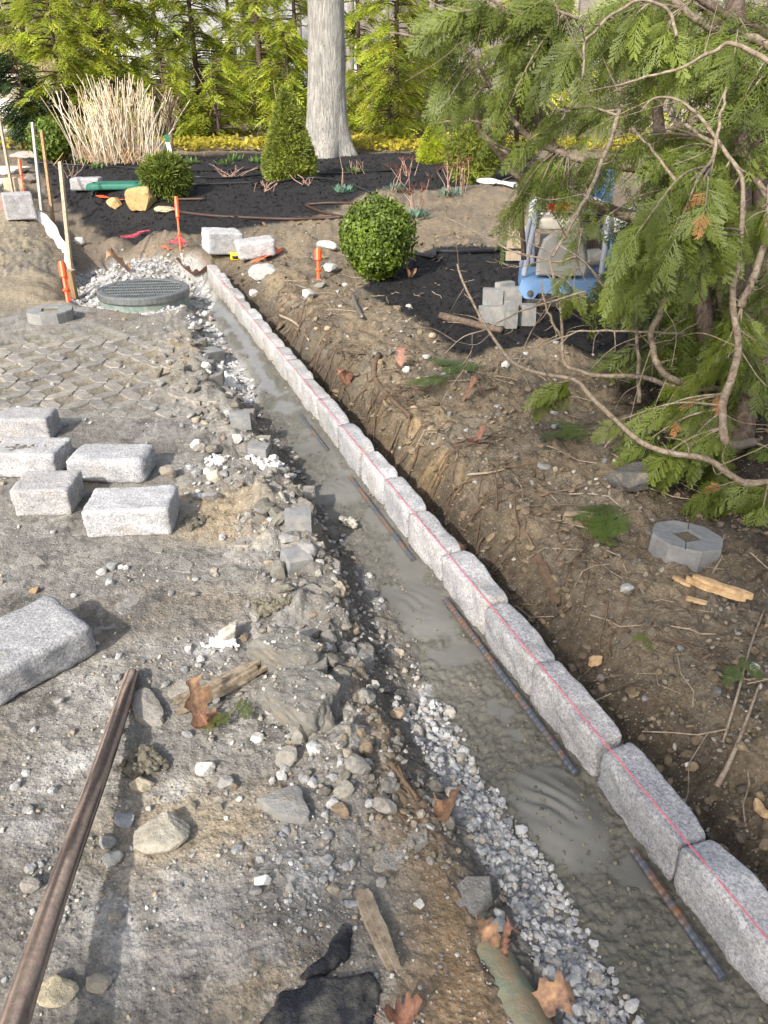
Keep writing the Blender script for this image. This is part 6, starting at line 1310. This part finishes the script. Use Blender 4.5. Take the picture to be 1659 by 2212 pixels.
# hanging twigs with sprays
BP = np.concatenate(BR); rT = np.random.default_rng(21); sprays = []; tw = MB()
def hang(px, py, depth, n=8, L=.25, left=.5, length=.5, down=.55):
    L = L*.88; n = n+2
    e = D(px, py, depth); q = BP[np.argsort(np.linalg.norm(BP-e+[-.15, 0, -.15], axis=1))[:6]][rT.integers(6)]
    v = e-q; dist = np.linalg.norm(v)
    if dist > 1.3: q = e-v/dist*1.0
    mid = (q+e)/2+np.array([0, 0, .10*min(dist, 1)]); P = curve([q, mid, e], 6); tube(tw, P, np.linspace(.0055, .0018, len(P)), 5, False)
    T = P[-1]-P[-4]; T /= np.linalg.norm(T)+1e-9; k = np.linspace(0, 1, len(P)); tot = max(dist, .15); u0 = max(0, 1-length/tot)
    for i in range(n):
        u = u0+(1-u0)*(i+.6)/n; p = np.array([np.interp(u, k, P[:, j]) for j in range(3)]); side = np.cross(T, [0, 0, 1]); side /= np.linalg.norm(side)+1e-9
        d = T*.45+side*(1 if i % 2 else -1)*rT.uniform(.2, .8)+np.array([-left*.5, 0, 0])+np.array([0, 0, -down])+rT.normal(0, .22, 3)
        sprays.append((p, d, L*rT.uniform(.7, 1.25)))
    sprays.append((e, T*.6+np.array([-left*.3, 0, -down*.7]), L*1.1))
def zone(count, x0, x1, y0, y1, d0, d1, **kw):
    for i in range(count): hang(rT.uniform(x0, x1), rT.uniform(y0, y1), rT.uniform(d0, d1), **kw)
zone(24, 1080, 1420, -20, 220, 3.0, 4.6, L=.185); zone(24, 1400, 1680, 0, 330, 2.9, 4.6, L=.20); zone(17, 900, 1090, 40, 300, 3.4, 4.3, L=.17, n=6); zone(10, 930, 1100, -30, 60, 3.2, 4.0, L=.18, n=7)
zone(12, 1120, 1400, 220, 370, 3.3, 4.6, L=.18); zone(14, 1380, 1680, 300, 560, 3.0, 4.4, L=.19); zone(13, 1340, 1560, 440, 590, 2.55, 2.85, L=.185, n=9, length=.4); zone(11, 1500, 1680, 520, 800, 3.1, 3.9, L=.18)
zone(7, 1330, 1500, 640, 790, 3.6, 4.2, L=.18, n=7); zone(17, 1400, 1680, 780, 980, 3.2, 3.9, L=.18); zone(6, 1390, 1560, 930, 1010, 2.85, 3.05, L=.16, n=7); zone(6, 1520, 1680, 1000, 1100, 2.75, 3.0, L=.16, n=7)
zone(4, 1300, 1420, 890, 960, 2.95, 3.1, L=.15, n=6); zone(3, 1150, 1220, 835, 860, 3.25, 3.35, L=.14, n=5); zone(4, 1060, 1130, 430, 500, 3.9, 4.2, L=.18, n=6); zone(3, 1140, 1230, 340, 390, 3.8, 4.2, L=.17, n=5); zone(3, 1580, 1659, 1080, 1170, 2.8, 2.95, L=.14, n=5)
zone(16, 1120, 1420, -20, 260, 3.4, 4.6, L=.19); zone(14, 1400, 1680, 0, 380, 3.4, 4.6, L=.2); zone(4, 1190, 1290, 430, 520, 3.7, 4.0, L=.14, n=4); zone(18, 1340, 1600, 640, 880, 3.6, 4.4, L=.2, n=8); zone(3, 1180, 1290, 395, 430, 3.6, 3.9, L=.15, n=5); zone(9, 1300, 1500, 420, 640, 3.9, 4.5, L=.2, n=8); zone(5, 1130, 1260, 350, 420, 3.7, 4.1, L=.17, n=5); zone(2, 1200, 1260, 600, 640, 3.3, 3.6, L=.14, n=4); zone(5, 1320, 1420, 500, 640, 3.2, 3.8, L=.17, n=6); zone(22, 1300, 1700, 0, 640, 4.6, 6.0, L=.30, n=7)
pos = np.array([s[0] for s in sprays]); order = np.argsort(np.linalg.norm(pos-CAM, axis=1)); spm = []
for i, (V, F) in enumerate(SPR):
    for tn in (.85, 1.15):
        m = MB().add(V, F, (tn, tn, tn*.95)).mesh('spray'); m.materials.append(M['cedar']); spm.append(m)
dm = MB().add(*SPRS[0], (1, 1, 1)).mesh('dead_spray'); dm.materials.append(M['dead'])
mass_mb = MB()
for rank, i in enumerate(order):
    p, d, L = sprays[i]; Fm = spray_frame(np.array(d), rT)
    if rank < 290:
        dead = rank % 24 == 7
        o = bpy.data.objects.new('dead_spray' if dead else 'spray', dm if dead else spm[rT.integers(len(spm))]); COL.objects.link(o); o.parent = cedar; mx = Matrix(Fm.tolist()).to_4x4(); mx.translation = Vector(p-ORG[cedar.name]); sc = Matrix.Scale(L*(.5 if dead else 1), 4); o.matrix_local = mx @ sc
    else:
        V, F = SPRF[rT.integers(3)] if rank > 1100 else SPRS[rT.integers(3)] if rank > 600 else SPR[rT.integers(4)]; tn = rT.uniform(.7, 1.25); mass_mb.add((V*L) @ Fm.T+p, F, (tn, tn, tn*rT.uniform(.8, 1.1)))
build(mass_mb, 'foliage', M['cedar'], cedar, kind='stuff'); build(tw, 'twigs', M['cbark2'], cedar, kind='stuff')
mb = MB()
for i in range(190):                                   # leafless twigs inside the crown
    b = BP[rT.integers(len(BP))]; v = rT.normal(0, .17, 3)*rT.uniform(.3, 1.0)+[-.04, 0, -.02]; tube(mb, curve([b, b+v*.5+rT.normal(0, .02, 3), b+v], 3), np.linspace(.0028, .001, 7), 4, False)
build(mb, 'bare_twigs', M['cbark2'], cedar, kind='stuff')
# second cedar closing the view behind it
def back_cedar(x, y, label, seed, n=330):
    r = np.random.default_rng(seed); zb = gz(x, y); t = thing('cedar_tree', label, 'tree', (x, y, zb)); build(tube(MB(), [(x, y, zb-.1), (x+.05, y, zb+2), (x, y, zb+4.2)], [.09, .07, .04], 9), 'trunk', M['cbark'], t, smooth=True); mb = MB(); lb = MB()
    for i in range(n//6):
        h = r.uniform(.1, 4.0); a = r.uniform(0, 6.28); Lb = r.uniform(.5, 1.15)*(1-.12*h); e = np.array([x+math.cos(a)*Lb, y+math.sin(a)*Lb, zb+h+.15]); tube(lb, curve([(x, y, zb+h), ((x+e[0])/2, (y+e[1])/2, zb+h), e], 3), np.linspace(.016, .004, 7), 5, False)
        for k in range(6):
            u = r.uniform(.35, 1); p = np.array([x, y, zb+h])*(1-u)+e*u; d = np.array([math.cos(a+r.normal(0, .7)), math.sin(a+r.normal(0, .7)), -r.uniform(.1, .9)]); V, F = SPRF[r.integers(3)]; tn = r.uniform(.7, 1.1); mb.add((V*r.uniform(.3, .5)) @ spray_frame(d, r).T+p, F, (tn,)*3)
    build(lb, 'limbs', M['cbark'], t, kind='stuff'); build(mb, 'foliage', M['cedar'], t, kind='stuff')
back_cedar(2.9, 5.3, 'dense cedar standing close behind the many-stemmed one at the right edge', 31); back_cedar(3.6, 7.2, 'cedar further back behind the compactor at right', 32, 300)
# cut sprigs lying on the ground
def sprig(px, py, n, L, label, seed, ang, mat=0):
    r = np.random.default_rng(seed); p = hit(px, py); t = thing('cedar_sprig', label, 'sprig', p, 'cut cedar sprigs on the ground'); mx = L*1.6
    st0 = np.array([math.cos(ang), math.sin(ang), 0]); P = [p+st0*k*mx*.5+np.array([0, 0, .02]) for k in (-.6, 0, .5)]; build(tube(MB(), curve(P, 3), [.004]*7, 5), 'stem', M['cbark2'], t)
    for k in range(n):
        a = ang+(-1)**k*r.uniform(.2, .8)+math.pi; q = P[1]+st0*r.uniform(-.25, .25)*mx; d = np.array([math.cos(a), math.sin(a), .03]); s = np.array([-math.sin(a), math.cos(a), r.normal(0, .15)]); V, F = SPR[k % 4]; V = V*np.array([1, 1, .3])
        W = (V*L) @ np.stack([d, s, np.cross(d, s)], 1).T; W[:, 2] -= W[:, 2].min()*.7; build(MB().add(W+q+[0, 0, .012], F, (.8, .95, 1.1) if mat else (1,)*3), 'spray', M['cedar'], t)
sprig(1010, 800, 5, .24, 'wilted cedar cutting lying on the bank in front of the cut branch', 1, .2, 1); sprig(985, 830, 3, .2, 'smaller cedar cutting just below the wilted one', 2, .1, 1); sprig(1225, 1140, 3, .16, 'cedar sprig on the bank left of the octagonal paver', 3, 2.6)
sprig(1330, 1125, 4, .18, 'grey-green cedar sprig touching the octagonal paver', 4, .5, 1); sprig(513, 1538, 2, .085, 'tiny cedar sprig beside the curled oak leaf', 5, 1.3); sprig(1390, 1395, 2, .06, 'tiny green cedar tip on the bare bank', 6, 1.0); sprig(1590, 1450, 2, .10, 'cedar tips near the long thin twig at the right edge', 7, 1.2, 1); sprig(1240, 945, 3, .18, 'dark cedar cutting under the long bare branch', 8, .1, 1)

# trees standing behind the photographer: their thin crowns break the sun into soft patches
def shade_tree(x, y, h0, h1, rad, n, label, seed):
    r = np.random.default_rng(seed); t = thing('tall_pine', label, 'tree', (x, y, 0), 'pines behind the viewpoint'); build(tube(MB(), [(x, y, -.2), (x+.1, y, h0), (x, y, h1)], [.22, .16, .05], 10), 'trunk', M['hbark'], t, smooth=True); lb = MB(); fo = MB()
    for k in range(n):
        h = h0+(h1-h0)*(k+.5)/n; a = r.uniform(0, 6.28); Lb = rad*r.uniform(.5, 1.1)*(1-.5*(k/n)**2); e = np.array([x+math.cos(a)*Lb, y+math.sin(a)*Lb, h+r.uniform(-.3, .5)]); tube(lb, curve([(x, y, h), ((x+e[0])/2, (y+e[1])/2, h+.1), e], 3), np.linspace(.04, .01, 7), 5, False)
        m = 7; u = r.uniform(.4, 1, m)[:, None]; pp = np.array([x, y, h])*(1-u)+e*u; pa = a+r.normal(0, .9, m); fronds(fo, pp, np.stack([np.cos(pa), np.sin(pa), r.uniform(-.3, .3, m)], -1), r.uniform(.3, .55, m), r, 4, .4, .3, .3)
    build(lb, 'limbs', M['hbark'], t, kind='stuff'); build(fo, 'crown', M['hemdark'], t, kind='stuff')
shade_tree(-4.0, -6.8, 8.2, 13.2, 2.0, 48, 'tall thin pine standing behind the viewpoint, nearest the curb line', 61)
shade_tree(-6.2, -11.3, 8.2, 12.6, 1.5, 28, 'second tall thin pine behind the viewpoint, further back to the left', 62)

# ------------------------------------------------------------------ what stands far behind: rock wall, house, bare woods
wl = thing('rock_wall', 'pile of pale boulders and ledge at the far left', 'rock wall', G(50, 330, .4)); r = np.random.default_rng(17); w0 = np.array([ax(50, 19.3), 19.3, 0])
for i in range(46):
    x = w0[0]+r.uniform(-3.0, 1.0); h = r.random(); y = 18.9+1.6*h+r.normal(0, .15); s = r.uniform(.25, .62); V, F = rock_mesh((s*1.3, s, s*.75), 2, 8, 800+i, .06); z = .35+1.35*h; build(MB().add(V+[x, y, z], F, np.array(((.56,.53,.47), (.48,.45,.40), (.62,.60,.56), (.42,.37,.29))[r.integers(4)])), 'boulder', M['wallrock'], wl)
build(box(MB(), (w0[0]-1, 20.6, .5), (4.6, 1.6, 2.0), rotm(.35, 0, 0), (.4, .36, .3)), 'bank_core', M['forest'], wl)
mb = MB()
for i in range(900):
    b = np.array([w0[0]+r.uniform(-4, 1.6), 20.4+r.uniform(0, 2.2), 1.75+r.normal(0, .08)]); tube(mb, [b, b+[r.normal(0, .12), r.normal(0, .1), r.uniform(.15, .6)]], [.008, .003], 3, False, np.array((.55, .44, .28))*r.uniform(.7, 1.2))
build(mb, 'dry_grass', M['cane'], kind='stuff')
def bare_tree(x, y, H, tr, label, seed, nb=9, mat='greybark', group='bare trees in the woods behind'):
    r = np.random.default_rng(seed); zb = gz(x, y); t = thing('bare_tree', label, 'tree', (x, y, zb), group); P = curve([(x, y, zb-.2), (x+r.normal(0, .1), y, zb+H*.4), (x+r.normal(0, .25), y, zb+H)], 4); build(tube(MB(), P, np.linspace(tr, tr*.45, len(P)), 8), 'trunk', M[mat], t, smooth=True); mb = MB()
    for k in range(nb):
        b = P[r.integers(2, len(P))]; a = r.uniform(0, 6.28); L = r.uniform(.5, 1.5); v = np.array([math.cos(a)*L, math.sin(a)*L, r.uniform(.1, .9)*L]); tube(mb, curve([b, b+v*.5+[0, 0, .08], b+v], 3), np.linspace(tr*.3, .006, 7), 5, False)
        for q in range(3): c = b+v*r.uniform(.4, 1); tube(mb, [c, c+r.normal(0, .25, 3)+[0, 0, .2]], [.012, .005], 3, False)
    build(mb, 'limbs', M[mat], t, kind='stuff')
for i, (px, Y, tr, lab) in enumerate([(105, 28, .13, 'straight grey trunk in the woods at far left'), (160, 31, .16, 'grey trunk between the leftmost hemlocks'), (895, 22.5, .09, 'pale brown slim trunk right of the bright hemlock'), (560, 30, .14, 'grey trunk seen left of the slender hemlock'), (670, 27, .08, 'thin trunk close left of the oak'), (760, 29, .15, 'grey trunk close right of the oak'),
    (420, 33, .2, 'broad grey trunk far behind the dry canes'), (980, 27, .12, 'dark slim trunk behind the cedar fringe'), (1180, 30, .18, 'trunk far behind the cedar limbs'), (1420, 32, .2, 'broad trunk far behind the cedar stems'), (240, 34, .18, 'distant trunk left of the brown hemlock trunk'), (500, 38, .25, 'thick distant trunk right of the house'), (620, 36, .2, 'distant trunk between slender hemlock and oak'), (830, 37, .22, 'distant trunk far right of the oak')]): bare_tree(ax(px, Y), Y, 8, tr, lab, 500+i)
for i in range(12):
    Y = r.uniform(30, 52); bare_tree(ax(r.uniform(-150, 1750), Y), Y, 9, r.uniform(.08, .2), 'bare grey tree far back on the wooded hillside', 550+i, 6, group='far bare trees on the hillside')
sb = MB()
for i in range(900):                                   # leafless brush under the trees
    Y = r.uniform(20, 34); x = ax(r.uniform(-150, 1750), Y); z = float(ground(np.array([x]), np.array([Y]), False)[0]); a = r.normal(0, .5); L = r.uniform(.5, 1.6); b = np.array([x, Y, z]); e = b+[math.sin(a)*L, r.normal(0, .2), math.cos(a)*L]; c = np.array((.30, .25, .20))*r.uniform(.6, 1.5); tube(sb, [b, (b+e)/2+r.normal(0, .06, 3), e], [.013, .009, .004], 3, False, c)
    tube(sb, [(b+e)/2, (b+e)/2+r.normal(0, .3, 3)+[0, 0, .25]], [.008, .003], 3, False, c)
build(sb, 'bare_brush', M['cane'], kind='stuff')
for i, px in enumerate((8, 22, 40, 58)):
    bare_tree(ax(px, 21.5), 21.5, 3.6, .03, ['thin bare sapling at the left frame edge above the rock wall', 'second thin sapling above the rock wall', 'thin forked sapling right of the second one', 'slim sapling nearest the leftmost hemlock'][i], 590+i, 8, 'twig', 'thin saplings above the rock wall')
hx = ax(560, 30); hz_ = gz(hx, 30)
hs = thing('house', 'grey clapboard house with white trim glimpsed between the hemlocks', 'house', (hx, 30, hz_)); W = 7.5; z0 = hz_-.5
for k in range(26): build(box(MB(), (hx, 30.0+.012*(k % 1), z0+.11+.2*k), (W, .06, .196), rotm(.05, 0, 0)), 'clapboard', M['siding'], hs)
build(box(MB(), (hx, 32.1, z0+2.6), (W-.1, 4.1, 5.2)), 'wall', M['siding'], hs)
for dx, dz in ((-2.6, 1.6), (-.6, 1.6), (1.4, 1.6), (2.9, 1.6)):
    f = build(box(MB(), (hx+dx, 29.93, z0+dz), (1.0, .08, 1.5)), 'window', M['trim'], hs)
    for sx in (-.22, .22):
        for sz in (-.34, .34): build(box(MB(), (hx+dx+sx, 29.88, z0+dz+sz), (.36, .03, .58)), 'pane', M['glass'], f)
for sx in (-1, 1): build(box(MB(), (hx+sx*(W/2), 29.95, z0+2.6), (.16, .14, 5.2)), 'corner_board', M['trim'], hs)
rf = MB(); rf.add([(hx-W/2-.3, 29.5, z0+5.1), (hx+W/2+.3, 29.5, z0+5.1), (hx+W/2+.3, 32, z0+6.6), (hx-W/2-.3, 32, z0+6.6), (hx-W/2-.3, 34.5, z0+5.1), (hx+W/2+.3, 34.5, z0+5.1)], [(0, 1, 2, 3), (3, 2, 5, 4)]); build(rf, 'roof', M['roofm'], hs)
dk = thing('deck_railing', 'white wooden railing in front of the grey house', 'railing', (hx, 28.4, hz_)); zr = z0+1.2
for dz in (0, .85): build(box(MB(), (hx-.6, 28.4, zr+dz), (6.6, .09, .10)), 'rail', M['trim'], dk)
for k in range(34): build(box(MB(), (hx-3.8+.195*k, 28.4, zr+.42), (.045, .045, .76)), 'baluster', M['trim'], dk)
for k in range(4): build(box(MB(), (hx-3.9+2.2*k, 28.43, zr-.2), (.13, .13, 2.4)), 'post', M['trim'], dk)
